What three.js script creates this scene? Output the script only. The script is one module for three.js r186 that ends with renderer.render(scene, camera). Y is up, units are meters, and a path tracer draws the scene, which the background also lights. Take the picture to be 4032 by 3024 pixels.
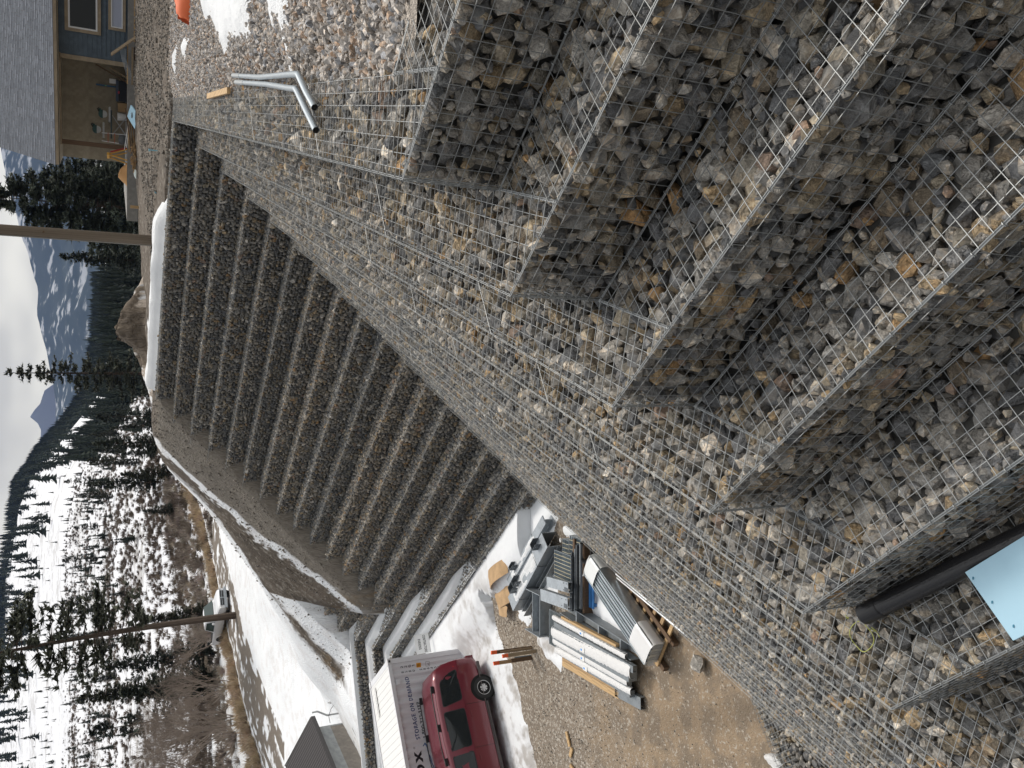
import * as THREE from 'three';
import { ConvexGeometry } from 'three/addons/geometries/ConvexGeometry.js';
import { mergeGeometries } from 'three/addons/utils/BufferGeometryUtils.js';

/* ---------- camera, sky, sun, exposure ---------- */
const scene = new THREE.Scene();
const EYE = 10.225, PITCH = 0.44836, FOC = 3283.1;
const camera = new THREE.PerspectiveCamera(2 * Math.atan(1512 / FOC) * 180 / Math.PI, 4 / 3, 0.1, 20000);
camera.position.set(0, EYE, 0);
camera.up.set(1, 0, 0);                      // the photograph lies on its side
camera.lookAt(0, EYE - Math.tan(PITCH), -1);
scene.add(camera);
const renderer = new THREE.WebGLRenderer({ antialias: true });
renderer.toneMapping = THREE.LinearToneMapping;
renderer.toneMappingExposure = 1.42;
renderer.shadowMap.enabled = true;
renderer.shadowMap.type = THREE.PCFSoftShadowMap;

/* ---------- random numbers and noise ---------- */
function rng(seed) { let a = seed >>> 0; return () => { a = (a + 0x6D2B79F5) | 0; let t = Math.imul(a ^ (a >>> 15), 1 | a); t = (t + Math.imul(t ^ (t >>> 7), 61 | t)) ^ t; return ((t ^ (t >>> 14)) >>> 0) / 4294967296; }; }
let R = rng(7);
const rr = (a, b) => a + (b - a) * R();
function h2(x, y) { let n = Math.imul(x | 0, 374761393) + Math.imul(y | 0, 668265263); n = Math.imul(n ^ (n >>> 13), 1274126177); return ((n ^ (n >>> 16)) >>> 0) / 4294967296; }
function vn(x, y, p = 0) {
  const xi = Math.floor(x), yi = Math.floor(y), fx = x - xi, fy = y - yi;
  const u = fx * fx * (3 - 2 * fx), v = fy * fy * (3 - 2 * fy);
  const w = i => p ? ((i % p) + p) % p : i;
  const a = h2(w(xi), w(yi)), b = h2(w(xi + 1), w(yi)), c = h2(w(xi), w(yi + 1)), d = h2(w(xi + 1), w(yi + 1));
  return a + (b - a) * u + (c - a) * v + (a - b - c + d) * u * v;
}
function fbm(x, y, o = 4, p = 0) { let s = 0, a = .5, t = 0; for (let i = 0; i < o; i++) { s += a * vn(x + i * 17, y + i * 31, p); t += a; a *= .5; x *= 2; y *= 2; p *= 2; } return s / t; }
const sst = (a, b, x) => { x = Math.min(1, Math.max(0, (x - a) / (b - a))); return x * x * (3 - 2 * x); };
const mix = (a, b, t) => a + (b - a) * t;
const mix3 = (a, b, t) => [mix(a[0], b[0], t), mix(a[1], b[1], t), mix(a[2], b[2], t)];

/* ---------- overcast sky: bright cloud, brightest round the hidden sun ---------- */
const SUN = new THREE.Vector3(0.40, 0.92, -0.58).normalize();
{
  const W = 1024, H = 512, d = new Float32Array(W * H * 4);
  for (let j = 0; j < H; j++) for (let i = 0; i < W; i++) {
    const el = ((j + .5) / H - .5) * Math.PI, az = ((i + .5) / W - .5) * 2 * Math.PI;
    const x = Math.cos(el) * Math.cos(az), z = Math.cos(el) * Math.sin(az), y = Math.sin(el);
    const s = Math.max(0, x * SUN.x + y * SUN.y + z * SUN.z);
    let L = 0.18 + 0.70 * s + 0.16 * Math.pow(s, 6);
    const yy = Math.max(y, 0) + .16, n = fbm(x / yy * 1.3 + 40, z / yy * 1.3 + 40, 5), n2 = fbm(x / yy * 3.7 + 9, z / yy * 3.7 + 9, 4);
    const c = sst(.36, .62, n * .65 + n2 * .35);
    L *= mix(.84, 1.2, c);
    if (y < 0) L *= .55;
    const k = (j * W + i) * 4, hz = 1 - sst(.12, .42, y);           // whiter, warmer cloud low down
    d[k] = L * mix(.985, 1.0, c) * (1 + .07 * hz); d[k + 1] = L * mix(.99, 1.0, c) * (1 + .03 * hz); d[k + 2] = L * mix(1.0, .985, c) * (1 - .09 * hz); d[k + 3] = 1;
  }
  const t = new THREE.DataTexture(d, W, H, THREE.RGBAFormat, THREE.FloatType);
  t.mapping = THREE.EquirectangularReflectionMapping; t.magFilter = t.minFilter = THREE.LinearFilter; t.needsUpdate = true;
  scene.background = t; scene.environment = t; scene.environmentIntensity = 1; scene.backgroundIntensity = 1;
}
const sun = new THREE.DirectionalLight(0xfff6ea, 1.5);
sun.position.copy(SUN).multiplyScalar(60).add(new THREE.Vector3(-2, 2, -16)); sun.target.position.set(-2, 2, -16);
sun.castShadow = true; sun.shadow.radius = 26; sun.shadow.mapSize.set(2048, 2048);
Object.assign(sun.shadow.camera, { left: -40, right: 40, top: 40, bottom: -40, near: 1, far: 160 });
scene.add(sun, sun.target);
scene.fog = new THREE.FogExp2(0x7fa3ea, 0.000048);

/* ---------- helpers ---------- */
const V = (x, y, z) => new THREE.Vector3(x, y, z);
const used = {};
function numbered(n) { used[n] = (used[n] || 0) + 1; return used[n] === 1 ? n : n + '_' + String(used[n] - 1).padStart(3, '0'); }
function tag(o, label, category, group, kind) { if (label) o.userData.label = label; if (category) o.userData.category = category; if (group) o.userData.group = group; if (kind) o.userData.kind = kind; return o; }
function thing(name, label, category, p = [0, 0, 0], turn = 0, group) { const o = new THREE.Group(); o.name = numbered(name); o.position.set(...p); o.rotation.y = turn; scene.add(o); return tag(o, label, category, group); }
function place(o, label, p, turn, s) { const c = o.clone(); c.name = numbered(o.name.replace(/_\d+$/, '')); c.userData = { ...o.userData, label }; if (p) c.position.set(...p); if (turn !== undefined) c.rotation.y = turn; if (s) c.scale.setScalar(s); scene.add(c); return c; }
function mesh(name, geo, m, parent = scene, kind) { const o = new THREE.Mesh(geo, m); o.name = parent === scene ? numbered(name) : name; o.castShadow = o.receiveShadow = true; if (kind) o.userData.kind = kind; parent.add(o); return o; }
// collector of faces; build() makes ONE mesh with uv in metres
class GB {
  constructor() { this.p = []; this.c = null; }
  tri(a, b, c) { this.p.push(a[0], a[1], a[2], b[0], b[1], b[2], c[0], c[1], c[2]); return this; }
  quad(a, b, c, d) { return this.tri(a, b, c).tri(a, c, d); }
  box(x0, x1, y0, y1, z0, z1) {
    const A = [x0, y0, z0], B = [x1, y0, z0], C = [x1, y1, z0], D = [x0, y1, z0], E = [x0, y0, z1], F = [x1, y0, z1], G = [x1, y1, z1], H = [x0, y1, z1];
    return this.quad(A, D, C, B).quad(E, F, G, H).quad(A, E, H, D).quad(B, C, G, F).quad(D, H, G, C).quad(A, B, F, E);
  }
  // a bar of rectangular section (w across, h up) from p to q; top at the given heights
  beam(p, q, w, h) {
    const P = V(...p), Q = V(...q), d = Q.clone().sub(P), s = V(-d.z, 0, d.x).normalize().multiplyScalar(w / 2), u = V(0, h, 0);
    if (s.lengthSq() < 1e-9) s.set(w / 2, 0, 0);
    const n = d.clone().normalize(), up = s.clone().cross(n).normalize().multiplyScalar(-h); if (up.y < 0) up.negate();
    const f = (v, a, b) => v.clone().addScaledVector(s, a).addScaledVector(up, b).toArray();
    const a = f(P, 1, 0), b = f(P, -1, 0), c = f(P, -1, 1), e = f(P, 1, 1), a2 = f(Q, 1, 0), b2 = f(Q, -1, 0), c2 = f(Q, -1, 1), e2 = f(Q, 1, 1);
    return this.quad(a, b, c, e).quad(b2, a2, e2, c2).quad(a, e, e2, a2).quad(b, b2, c2, c).quad(e, c, c2, e2).quad(a, a2, b2, b);
  }
  bar(p, q, r, n = 4, r2 = r, cap = false) {
    const dx = q[0] - p[0], dy = q[1] - p[1], dz = q[2] - p[2], l = Math.hypot(dx, dy, dz) || 1;
    const d = [dx / l, dy / l, dz / l], t = Math.abs(d[1]) < .9 ? [0, 1, 0] : [1, 0, 0];
    let u = [d[1] * t[2] - d[2] * t[1], d[2] * t[0] - d[0] * t[2], d[0] * t[1] - d[1] * t[0]]; const ul = Math.hypot(...u); u = u.map(a => a / ul);
    const v = [d[1] * u[2] - d[2] * u[1], d[2] * u[0] - d[0] * u[2], d[0] * u[1] - d[1] * u[0]];
    const ring = (o, r0) => { const a = []; for (let i = 0; i < n; i++) { const A = (i + .5) / n * 2 * Math.PI, c = Math.cos(A) * r0, s = Math.sin(A) * r0; a.push([o[0] + u[0] * c + v[0] * s, o[1] + u[1] * c + v[1] * s, o[2] + u[2] * c + v[2] * s]); } return a; };
    const a = ring(p, r), b = ring(q, r2);
    for (let i = 0; i < n; i++) { const j = (i + 1) % n; this.quad(a[i], a[j], b[j], b[i]); if (cap) { this.tri(q, b[i], b[j]); this.tri(p, a[j], a[i]); } }
    return this;
  }
  path(pts, r, n = 6, cap = true) { for (let i = 0; i < pts.length - 1; i++) this.bar(pts[i], pts[i + 1], r, n, r, cap && (i === 0 || i === pts.length - 2)); return this; }
  geo(g, m) { const q = (g.index ? g.toNonIndexed() : g).clone(); if (m) q.applyMatrix4(m); const a = q.attributes.position.array; for (let i = 0; i < a.length; i++) this.p.push(a[i]); return this; }
  make(origin, smooth) {
    const a = new Float32Array(this.p);
    if (origin) for (let i = 0; i < a.length; i += 3) { a[i] -= origin[0]; a[i + 1] -= origin[1]; a[i + 2] -= origin[2]; }
    const g = new THREE.BufferGeometry(); g.setAttribute('position', new THREE.BufferAttribute(a, 3)); g.computeVertexNormals();
    const n = g.attributes.normal.array, uv = new Float32Array(a.length / 3 * 2);
    for (let i = 0, j = 0; i < a.length; i += 3, j += 2) { const x = Math.abs(n[i]), y = Math.abs(n[i + 1]), z = Math.abs(n[i + 2]); if (y >= x && y >= z) { uv[j] = a[i]; uv[j + 1] = a[i + 2]; } else if (x >= z) { uv[j] = a[i + 2]; uv[j + 1] = a[i + 1]; } else { uv[j] = a[i]; uv[j + 1] = a[i + 1]; } }
    g.setAttribute('uv', new THREE.BufferAttribute(uv, 2));
    return g;
  }
  build(name, m, parent = scene, origin, kind) { if (!this.p.length) return null; return mesh(name, this.make(origin), m, parent, kind); }
}
// grid surface: f(i,j) -> [x,y,z], smooth normals, uv from (u,v) function
function sheet(nu, nv, f, uvf) {
  const p = [], uv = [], ix = [];
  for (let j = 0; j <= nv; j++) for (let i = 0; i <= nu; i++) { const q = f(i / nu, j / nv); p.push(...q); const t = uvf ? uvf(q, i / nu, j / nv) : [q[0], q[2]]; uv.push(t[0], t[1]); }
  for (let j = 0; j < nv; j++) for (let i = 0; i < nu; i++) { const a = j * (nu + 1) + i, b = a + 1, c = a + nu + 1, d = c + 1; ix.push(a, b, d, a, d, c); }
  const g = new THREE.BufferGeometry(); g.setAttribute('position', new THREE.Float32BufferAttribute(p, 3)); g.setAttribute('uv', new THREE.Float32BufferAttribute(uv, 2)); g.setIndex(ix);
  // make it face up
  g.computeVertexNormals(); const n = g.attributes.normal.array; let s = 0; for (let i = 1; i < n.length; i += 3) s += n[i];
  if (s < 0) { for (let i = 0; i < ix.length; i += 3) { const t = ix[i]; ix[i] = ix[i + 1]; ix[i + 1] = t; } g.setIndex(ix); g.computeVertexNormals(); }
  return g;
}
const l2s = v => v <= .0031308 ? 12.92 * v : 1.055 * Math.pow(v, 1 / 2.4) - .055;
const LUT = new Uint8Array(4097); for (let i = 0; i <= 4096; i++) LUT[i] = Math.round(255 * l2s(i / 4096));
const l8 = v => LUT[Math.max(0, Math.min(4096, (v * 4096) | 0))];
// colour map from fn(u,v in 0..1) -> linear rgb
function cmap(w, h, fn, rep) {
  const d = new Uint8Array(w * h * 4);
  for (let j = 0; j < h; j++) for (let i = 0; i < w; i++) { const c = fn((i + .5) / w, (j + .5) / h), k = (j * w + i) * 4; d[k] = l8(c[0]); d[k + 1] = l8(c[1]); d[k + 2] = l8(c[2]); d[k + 3] = 255; }
  return fin(new THREE.DataTexture(d, w, h), rep, true);
}
function gmap(w, h, fn, rep) {
  const d = new Uint8Array(w * h * 4);
  for (let j = 0; j < h; j++) for (let i = 0; i < w; i++) { const c = Math.max(0, Math.min(255, fn((i + .5) / w, (j + .5) / h) * 255)), k = (j * w + i) * 4; d[k] = d[k + 1] = d[k + 2] = c; d[k + 3] = 255; }
  return fin(new THREE.DataTexture(d, w, h), rep, false);
}
function fin(t, rep, srgb) { t.wrapS = t.wrapT = THREE.RepeatWrapping; t.magFilter = THREE.LinearFilter; t.minFilter = THREE.LinearMipmapLinearFilter; t.generateMipmaps = true; if (rep) t.repeat.set(rep, rep); if (srgb) t.colorSpace = THREE.SRGBColorSpace; t.needsUpdate = true; return t; }
function M(c, rough = .8, metal = 0, extra = {}) { const m = new THREE.MeshStandardMaterial({ roughness: rough, metalness: metal, side: THREE.DoubleSide, ...extra }); m.color.setRGB(c[0], c[1], c[2]); return m; }

/* ---------- textures and materials ---------- */
const grainMap = cmap(512, 512, (u, v) => { const n = fbm(u * 8, v * 8, 5, 8), f = vn(u * 128, v * 128, 128), k = .62 + .38 * n + .14 * (f - .5); return [k, k, k]; }, 1);
const stoneMap = cmap(512, 512, (u, v) => {
  const a = fbm(u * 5, v * 5, 5, 5), b = fbm(u * 9 + 3, v * 9 + 8, 4, 9), f = vn(u * 110, v * 110, 110), vein = 1 - Math.min(1, Math.abs(fbm(u * 6 + 20, v * 6, 4, 6) - .5) * 22);
  let k = .5 + .55 * (a - .5) + .5 * (b - .5) + .2 * (f - .5); k += .25 * vein * sst(.45, .65, b); k += .32 * sst(.62, .74, fbm(u * 12, v * 12 + 5, 3, 12));
  const w = sst(.52, .68, a) * .10; return [k * (1 + w), k, k * (1 - w * 1.1)];
}, 1);
const stoneBump = gmap(512, 512, (u, v) => .6 * fbm(u * 7, v * 7, 5, 7) + .4 * Math.abs(fbm(u * 14, v * 14, 4, 14) - .5) * 2, 1);
const fineBump = gmap(512, 512, (u, v) => .5 * vn(u * 160, v * 160, 160) + .5 * fbm(u * 20, v * 20, 4, 20), 1);
const galvMap = cmap(256, 256, (u, v) => { const k = .82 + .3 * (fbm(u * 6, v * 6, 4, 6) - .5) + .14 * (vn(u * 40, v * 40, 40) - .5); return [k * .97, k, k * 1.02]; }, 2);
const woodMap = cmap(256, 512, (u, v) => { const g = fbm(u * 24, v * 2, 4, 0), r = .5 + .5 * Math.sin(u * 60 + 6 * fbm(u * 3, v * 1.2, 3)); const k = .72 + .3 * (g - .5) + .18 * r; return [k, k * .97, k * .92]; }, 1.5);
const STONE = [[.31, .292, .265], [.25, .242, .226], [.195, .195, .195], [.40, .375, .335], [.15, .152, .157], [.40, .345, .26], [.37, .285, .18], [.38, .25, .13], [.28, .235, .17], [.56, .53, .48], [.23, .19, .14], [.14, .145, .15], [.33, .245, .19], [.30, .275, .23]];
const SW = [17, 17, 14, 12, 10, 6, 3.6, 1.8, 5, 5, 4.5, 6.5, 1.2, 9];
const SWsum = SW.reduce((a, b) => a + b);
function pickStone() { let t = R() * SWsum; for (let i = 0; i < SW.length; i++) { t -= SW[i]; if (t < 0) return i; } return 0; }
const SB = 1.75;
const stoneMat = STONE.map(c => M(c.map(v => v * SB), .88, 0, { map: stoneMap, bumpMap: stoneBump, bumpScale: .03, side: THREE.FrontSide }));
const stoneInst = M([1, 1, 1], .9, 0, { map: stoneMap, side: THREE.FrontSide });
const MT = {
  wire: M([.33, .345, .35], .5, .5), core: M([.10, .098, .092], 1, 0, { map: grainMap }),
  galv: M([.52, .55, .58], .46, .55, { map: galvMap }), galvDull: M([.30, .32, .335], .55, .45, { map: galvMap }), steelDark: M([.17, .185, .2], .55, .4, { map: galvMap }),
  alu: M([.70, .74, .76], .3, .7, { map: galvMap }),
  wood: M([.50, .34, .19], .8, 0, { map: woodMap }), woodNew: M([.62, .43, .23], .78, 0, { map: woodMap }), woodGrey: M([.36, .28, .19], .85, 0, { map: woodMap }), woodDark: M([.17, .11, .07], .85, 0, { map: woodMap }),
  card: M([.60, .40, .22], .9, 0, { map: grainMap }), orange: M([.86, .14, .04], .7), white: M([.78, .78, .77], .6), wrap: M([.80, .80, .80], .28, 0, { bumpMap: fineBump, bumpScale: .01 }),
  black: M([.012, .012, .014], .42), blackDull: M([.02, .02, .022], .8), blueBoard: M([.43, .66, .80], .7), bluePaint: M([.03, .16, .42], .6), red: M([.42, .03, .03], .5),
  snow: M([.84, .86, .88], .75, 0, { bumpMap: fineBump, bumpScale: .02 }),
};
/* small stone shapes, angular like crushed rock */
function hull(seed, n, sx = 1, sy = 1, sz = 1) {
  const r = rng(seed), pts = [];
  for (let i = 0; i < n; i++) { const z = 2 * (i + .5) / n - 1, a = i * 2.39996 + r() * 1.1, q = Math.sqrt(Math.max(0, 1 - z * z)), k = .72 + .36 * r(); pts.push(V(q * Math.cos(a) * k * sx, q * Math.sin(a) * k * sy, z * k * sz)); }
  const g = new ConvexGeometry(pts), p = g.attributes.position, nn = g.attributes.normal, uv = new Float32Array(p.count * 2), ox = r(), oy = r();
  for (let i = 0; i < p.count; i++) { const x = Math.abs(nn.getX(i)), y = Math.abs(nn.getY(i)), z = Math.abs(nn.getZ(i)); const a = z >= x && z >= y ? [p.getX(i), p.getY(i)] : x >= y ? [p.getY(i), p.getZ(i)] : [p.getX(i), p.getZ(i)]; uv[2 * i] = a[0] * .22 + ox; uv[2 * i + 1] = a[1] * .22 + oy; }
  g.setAttribute('uv', new THREE.BufferAttribute(uv, 2)); return g;
}
const HULLS = []; for (let i = 0; i < 26; i++) { const r = rng(900 + i); HULLS.push(hull(100 + i, 15 + (i % 5), 1.05 + .22 * r(), .82 + .25 * r(), .68 + .25 * r())); }
const HSMALL = []; for (let i = 0; i < 8; i++) { const r = rng(950 + i); HSMALL.push(hull(300 + i, 10, 1.1 + .25 * r(), .8 + .25 * r(), .7 + .25 * r())); }
/* ---------- the ground: plan coordinates are (x, f) with f = distance ahead = -z ---------- */
const Adir = [.28858, .95746], Cdir = [-.6117, .79109], Bdir = [.6117, -.79109], Ddir = [-.926, -.378], H = .525;
const Pk = k => [1.011 - .56496 * (k - 1), 3.9412 - .13342 * (k - 1)];
const Qk = k => [6.0285 - .5505 * (k - 1), 20.588 - .0856 * (k - 1)];
const Tk = k => 8.925 - (k - 1) * H;
const add2 = (p, d, s) => [p[0] + d[0] * s, p[1] + d[1] * s];
const Cend = k => k < 13.5 ? 10.75 + .29 * (Math.max(k, 0) - 1) : mix(13.76, 12.0, Math.min(1, (k - 14) / 3));
const crestW = (x, f) => (x - 6.0285) * .79109 + (f - 20.588) * .6117;   // behind the far wall's crest
const crestS = (x, f) => (x - 6.0285) * -.6117 + (f - 20.588) * .79109;  // along it
function bankH(x, f) {
  const w = crestW(x, f), s = crestS(x, f);
  const e = s - Cend(1 - Math.min(0, w) / .53), fs = 1 - sst(1.2, 17, e + 1.4 * (fbm(x * .2, f * .2, 3) - .5));
  let h = 2.15 + fs * Math.max(0, Math.min(6.78, 6.72 + w * 1.03));
  if (w > 0) h += fs * Math.min(.42, Math.max(0, w - .6) * .034);
  // falls away past the short return wall and the shed
  const lo = sst(-11.5, -15.5, x) * sst(60, 40, f); h -= lo * 1.15;
  const lineD = 30.75 + (x + 9.6) * .41; if (x < -8.3) { const b = sst(lineD - .1, lineD - .45, f); h = mix(h, -.4, b); }
  else if (w < -6.45) h = -.4;
  h += .20 * (fbm(x * .7, f * .7, 4) - .5) + .09 * (fbm(x * 2.2, f * 2.2, 3) - .5) * sst(9, 12, s) + .05 * (fbm(x * 3, f * 3, 2) - .5);
  if (w > -7.2 && w < .9 && s < Cend(1 - w / .53) + .0) h -= sst(0, -.45, s - Cend(1 - w / .53)) * .9 + .05;
  const rd = x + 6 + (-97 + f) * -.33; // side of the road
  return h;
}
const SNOW = [.84, .86, .89], DIRT = [.115, .092, .070], GRAV = [.26, .235, .20], SOIL = [.075, .058, .042], DRY = [.33, .22, .11];
/* left bank, road and the earth behind the far wall */
{
  const X0 = -48, X1 = 34, F0 = 20.6, F1 = 112, N = 1536;
  const map = cmap(N, N, (u, v) => {
    const x = mix(X0, X1, u), f = mix(F0, F1, v), w = crestW(x, f), s = crestS(x, f);
    const n1 = fbm(x * .35, f * .35, 4), n2 = fbm(x * 1.6, f * 1.6, 4), n3 = vn(x * 9, f * 9), n4 = vn(x * 21, f * 21);
    let c = mix3(DIRT, SOIL, sst(.4, .65, n2)); c = mix3(c, GRAV, sst(.62, .9, n3 * .6 + n4 * .5));
    const e = s - Cend(1 - Math.min(0, w) / .53), gw = mix(2.3, .4, sst(-1, -6.5, w)) + .7 * (n2 - .5), dw = mix(1.0, 5.2, sst(-1, -5, w)) + 1.6 * (n1 - .5);
    c = mix3(c, mix3([.17, .15, .125], GRAV, n4), .8 * sst(gw + .3, gw, e) * sst(.5, -.2, w));
    let sn = 0;
    if (w > .3 && e < .6 + 3 * (n1 - .4)) {      // earth yard behind the crest
      sn = sst(.70, .74, n1 * .6 + n2 * .4);
    } else if (w > -7.6) {
      const past = e - gw - .55 - dw, edge = n1 * .5 + n2 * .35 + n3 * .15;
      sn = Math.max(sst(-.05, .1, e - gw) * sst(gw + .62, gw + .45, e - .5 * (n3 - .5)) * sst(1.5, 0, w), sst(-.1, .5, past + 2.2 * (edge - .45)) * sst(.24, .28, edge + .1));
      c = mix3(c, DRY, sst(.56, .66, n2) * .5 * sst(-4, -8, w));
    } else { sn = sst(.36, .42, n1 * .5 + n2 * .5 + .05 + .25 * sst(-14, -17, x)); c = mix3(c, DRY, .5 * sst(.5, .6, n1)); }
    if (x < -8) { const ld = f - (30.75 + (x + 9.6) * .41); sn = Math.max(sn, sst(2.0, 1.2, ld + 1.4 * (n2 - .5))); }
    // the road: grey tracks, snow banks each side
    const rd = (x + 14.6 + (f - 72) * -.327) / 1.05; if (f > 48) { const ra = Math.abs(rd); if (ra < 2.2) { sn = sst(.5, .6, n2 * .6 + .25 * (ra > 1.1 && ra < 1.6 ? -1 : 1) * .4 + .1); c = mix3([.2, .17, .14], c, .3); } }
    const tr = fbm(x * 2.3, f * 2.3, 3); const dirty = sst(.52, .75, tr) * .22;
    return mix3(c, mix3(SNOW, [.52, .46, .39], dirty), sn);
  });
  map.wrapS = map.wrapT = THREE.ClampToEdgeWrapping;
  const g = sheet(250, 280, (u, v) => { const x = mix(X0, X1, u), f = mix(F0, F1, v * (.4 + .6 * v)); return [x, bankH(x, f), -f]; }, q => [(q[0] - X0) / (X1 - X0), (-q[2] - F0) / (F1 - F0)]);
  mesh('terrain', g, M([1, 1, 1], .95, 0, { map, bumpMap: gmap(512, 512, (u, v) => vn(u * 256, v * 256, 256), 14), bumpScale: .03 }), scene, 'structure');
}
/* yard floor inside the bend of the wall */
const inPoly = (pt, poly) => { let c = false; for (let i = 0, j = poly.length - 1; i < poly.length; j = i++) { const a = poly[i], b = poly[j]; if ((a[1] > pt[1]) !== (b[1] > pt[1]) && pt[0] < (b[0] - a[0]) * (pt[1] - a[1]) / (b[1] - a[1]) + a[0]) c = !c; } return c; };
function polyDist(pt, poly) { let d = 1e9; for (let i = 0, j = poly.length - 1; i < poly.length; j = i++) { const a = poly[j], b = poly[i], ex = b[0] - a[0], ey = b[1] - a[1], t = Math.max(0, Math.min(1, ((pt[0] - a[0]) * ex + (pt[1] - a[1]) * ey) / (ex * ex + ey * ey))); d = Math.min(d, Math.hypot(pt[0] - a[0] - ex * t, pt[1] - a[1] - ey * t)); } return inPoly(pt, poly) ? d : -d; }
const yardSnow = [
  [[-2.2, 19.9], [-3.0, 18.35], [-4.2, 18.9], [-5.5, 20.1], [-6.0, 21.6], [-6.3, 22.7], [-7.0, 22.35], [-7.5, 21.9], [-8.2, 21.0], [-9.35, 20.3], [-10.6, 19.7], [-14.5, 18], [-15, 28], [-8.3, 27.4]],
  [[-3.1, 18.2], [-3.3, 17.4], [-3.75, 17.7], [-3.7, 18.2]], [[-4.8, 18.9], [-5.3, 18.6], [-5.9, 19.5], [-5.6, 19.9], [-5.0, 19.5]], [[-6.0, 20.9], [-6.2, 19.9], [-6.7, 20.2], [-6.5, 20.9]],
  [[-6.5, 19.6], [-6.9, 18.3], [-7.5, 18.3], [-7.2, 18.9], [-6.9, 19.7]], [[-4.75, 17.1], [-5.05, 15.9], [-5.45, 15.0], [-5.75, 15.6], [-5.4, 17.2]], [[-4.5, 16.9], [-4.75, 16.3], [-5.1, 16.5], [-4.9, 17.0]]];
{
  const X0 = -22, X1 = 2, F0 = 3, F1 = 29, N = 2048;
  const map = cmap(N, N, (u, v) => {
    const x = mix(X0, X1, u), f = mix(F0, F1, v), n1 = fbm(x * .6, f * .6, 4), n2 = fbm(x * 3, f * 3, 4), n3 = vn(x * 22, f * 22), n4 = vn(x * 55, f * 55);
    let c = mix3([.30, .225, .15], [.21, .165, .12], sst(.35, .65, n2));
    const stony = sst(14.6, 17.5, f + 3 * (n1 - .5)); c = mix3(c, [.21, .175, .14], stony * .8);
    c = mix3(c, [.44, .40, .345], sst(.60, .82, n3 * .55 + n4 * .45 + stony * .12 - .03));
    c = mix3(c, [.075, .055, .04], sst(.60, .72, n1) * .35);
    const t1 = Math.abs(((x + 9.5) * .85 + (f - 13) * .4) % 1.7 - .85); c = mix3(c, [.11, .082, .056], .3 * sst(.2, .05, t1 * .6 + .2 * (n2 - .5)) * sst(16, 13, f));
    return c;
  });
  map.wrapS = map.wrapT = THREE.ClampToEdgeWrapping;
  const g = sheet(220, 220, (u, v) => { const x = mix(X0, X1, u), f = mix(F0, F1, v); return [x, .05 * (fbm(x * 1.5, f * 1.5, 4) - .5) + .03 * (vn(x * 6, f * 6) - .5), -f]; }, q => [(q[0] - X0) / (X1 - X0), (-q[2] - F0) / (F1 - F0)]);
  mesh('yard_ground', g, M([1, 1, 1], .96, 0, { map, bumpMap: gmap(1024, 1024, (u, v) => .5 * vn(u * 400, v * 400, 400) + .5 * vn(u * 170, v * 170, 170), 5), bumpScale: .02 }), scene, 'structure');
  // the old snow lies as a thin crust that dips under the ground at its ragged edge
  const sm = cmap(1024, 1024, (u, v) => { const x = mix(-16, -2, u), f = mix(13, 29, v), n = fbm(x * 1.1, f * 1.1, 5), q = fbm(x * 5, f * 5, 4), d = sst(.40, .66, n * .6 + q * .4) * sst(27, 22.5, f + 2 * (n - .5)) * sst(-4.5, -7, x + .0); return mix3([.80, .82, .85], mix3([.50, .48, .46], [.30, .27, .24], q), d * .85); });
  sm.wrapS = sm.wrapT = THREE.ClampToEdgeWrapping;
  const gs = sheet(230, 260, (u, v) => { const x = mix(-16, -2, u), f = mix(13, 29, v); let d = -1; for (const p of yardSnow) d = Math.max(d, polyDist([x, f], p)); d += .55 * (fbm(x * 2.2, f * 2.2, 4) - .5); let y = Math.max(-.25, Math.min(.07, d * .22)) + .05 * (fbm(x * 1.7 + 7, f * 1.7, 3) - .5) * (d > 0 ? 1 : 0); if (f > 20 && d > 0) { const b = crestW(x, f) + 8.55; y += .35 * sst(-1.0, .2, b); } return [x, y, -f]; }, q => [(q[0] + 16) / 14, (-q[2] - 13) / 16]);
  mesh('snow_patch', gs, M([1, 1, 1], .6, 0, { map: sm, bumpMap: fineBump, bumpScale: .015 }), scene, 'structure');
  // pebbles strewn over it
  R = rng(41); const L = [];
  for (let i = 0; i < 15000; i++) { const x = rr(-13, -3.2), f = rr(8.5, 23); const stony = sst(14, 18, f) * .7 + .12; if (R() > stony) continue; let s = false; for (const p of yardSnow) if (polyDist([x, f], p) > .1) { s = true; break; } if (s) continue; L.push([x, f, .008 + .02 * R() * R()]); }
  const im = new THREE.InstancedMesh(HSMALL[0], stoneInst, L.length), m4 = new THREE.Matrix4(), e = new THREE.Euler(), qn = new THREE.Quaternion(), col = new THREE.Color();
  L.forEach(([x, f, r], i) => { e.set(R() * 6, R() * 6, R() * 6); m4.compose(V(x, .01, -f), qn.setFromEuler(e), V(r, r, r)); im.setMatrixAt(i, m4); const k = rr(.28, .62); col.setRGB(k, k * .93, k * .82); im.setColorAt(i, col); });
  im.name = 'yard_pebbles'; tag(im, 'loose pale pebbles scattered over the brown yard floor', 'gravel', null, 'stuff'); scene.add(im);
}
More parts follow.
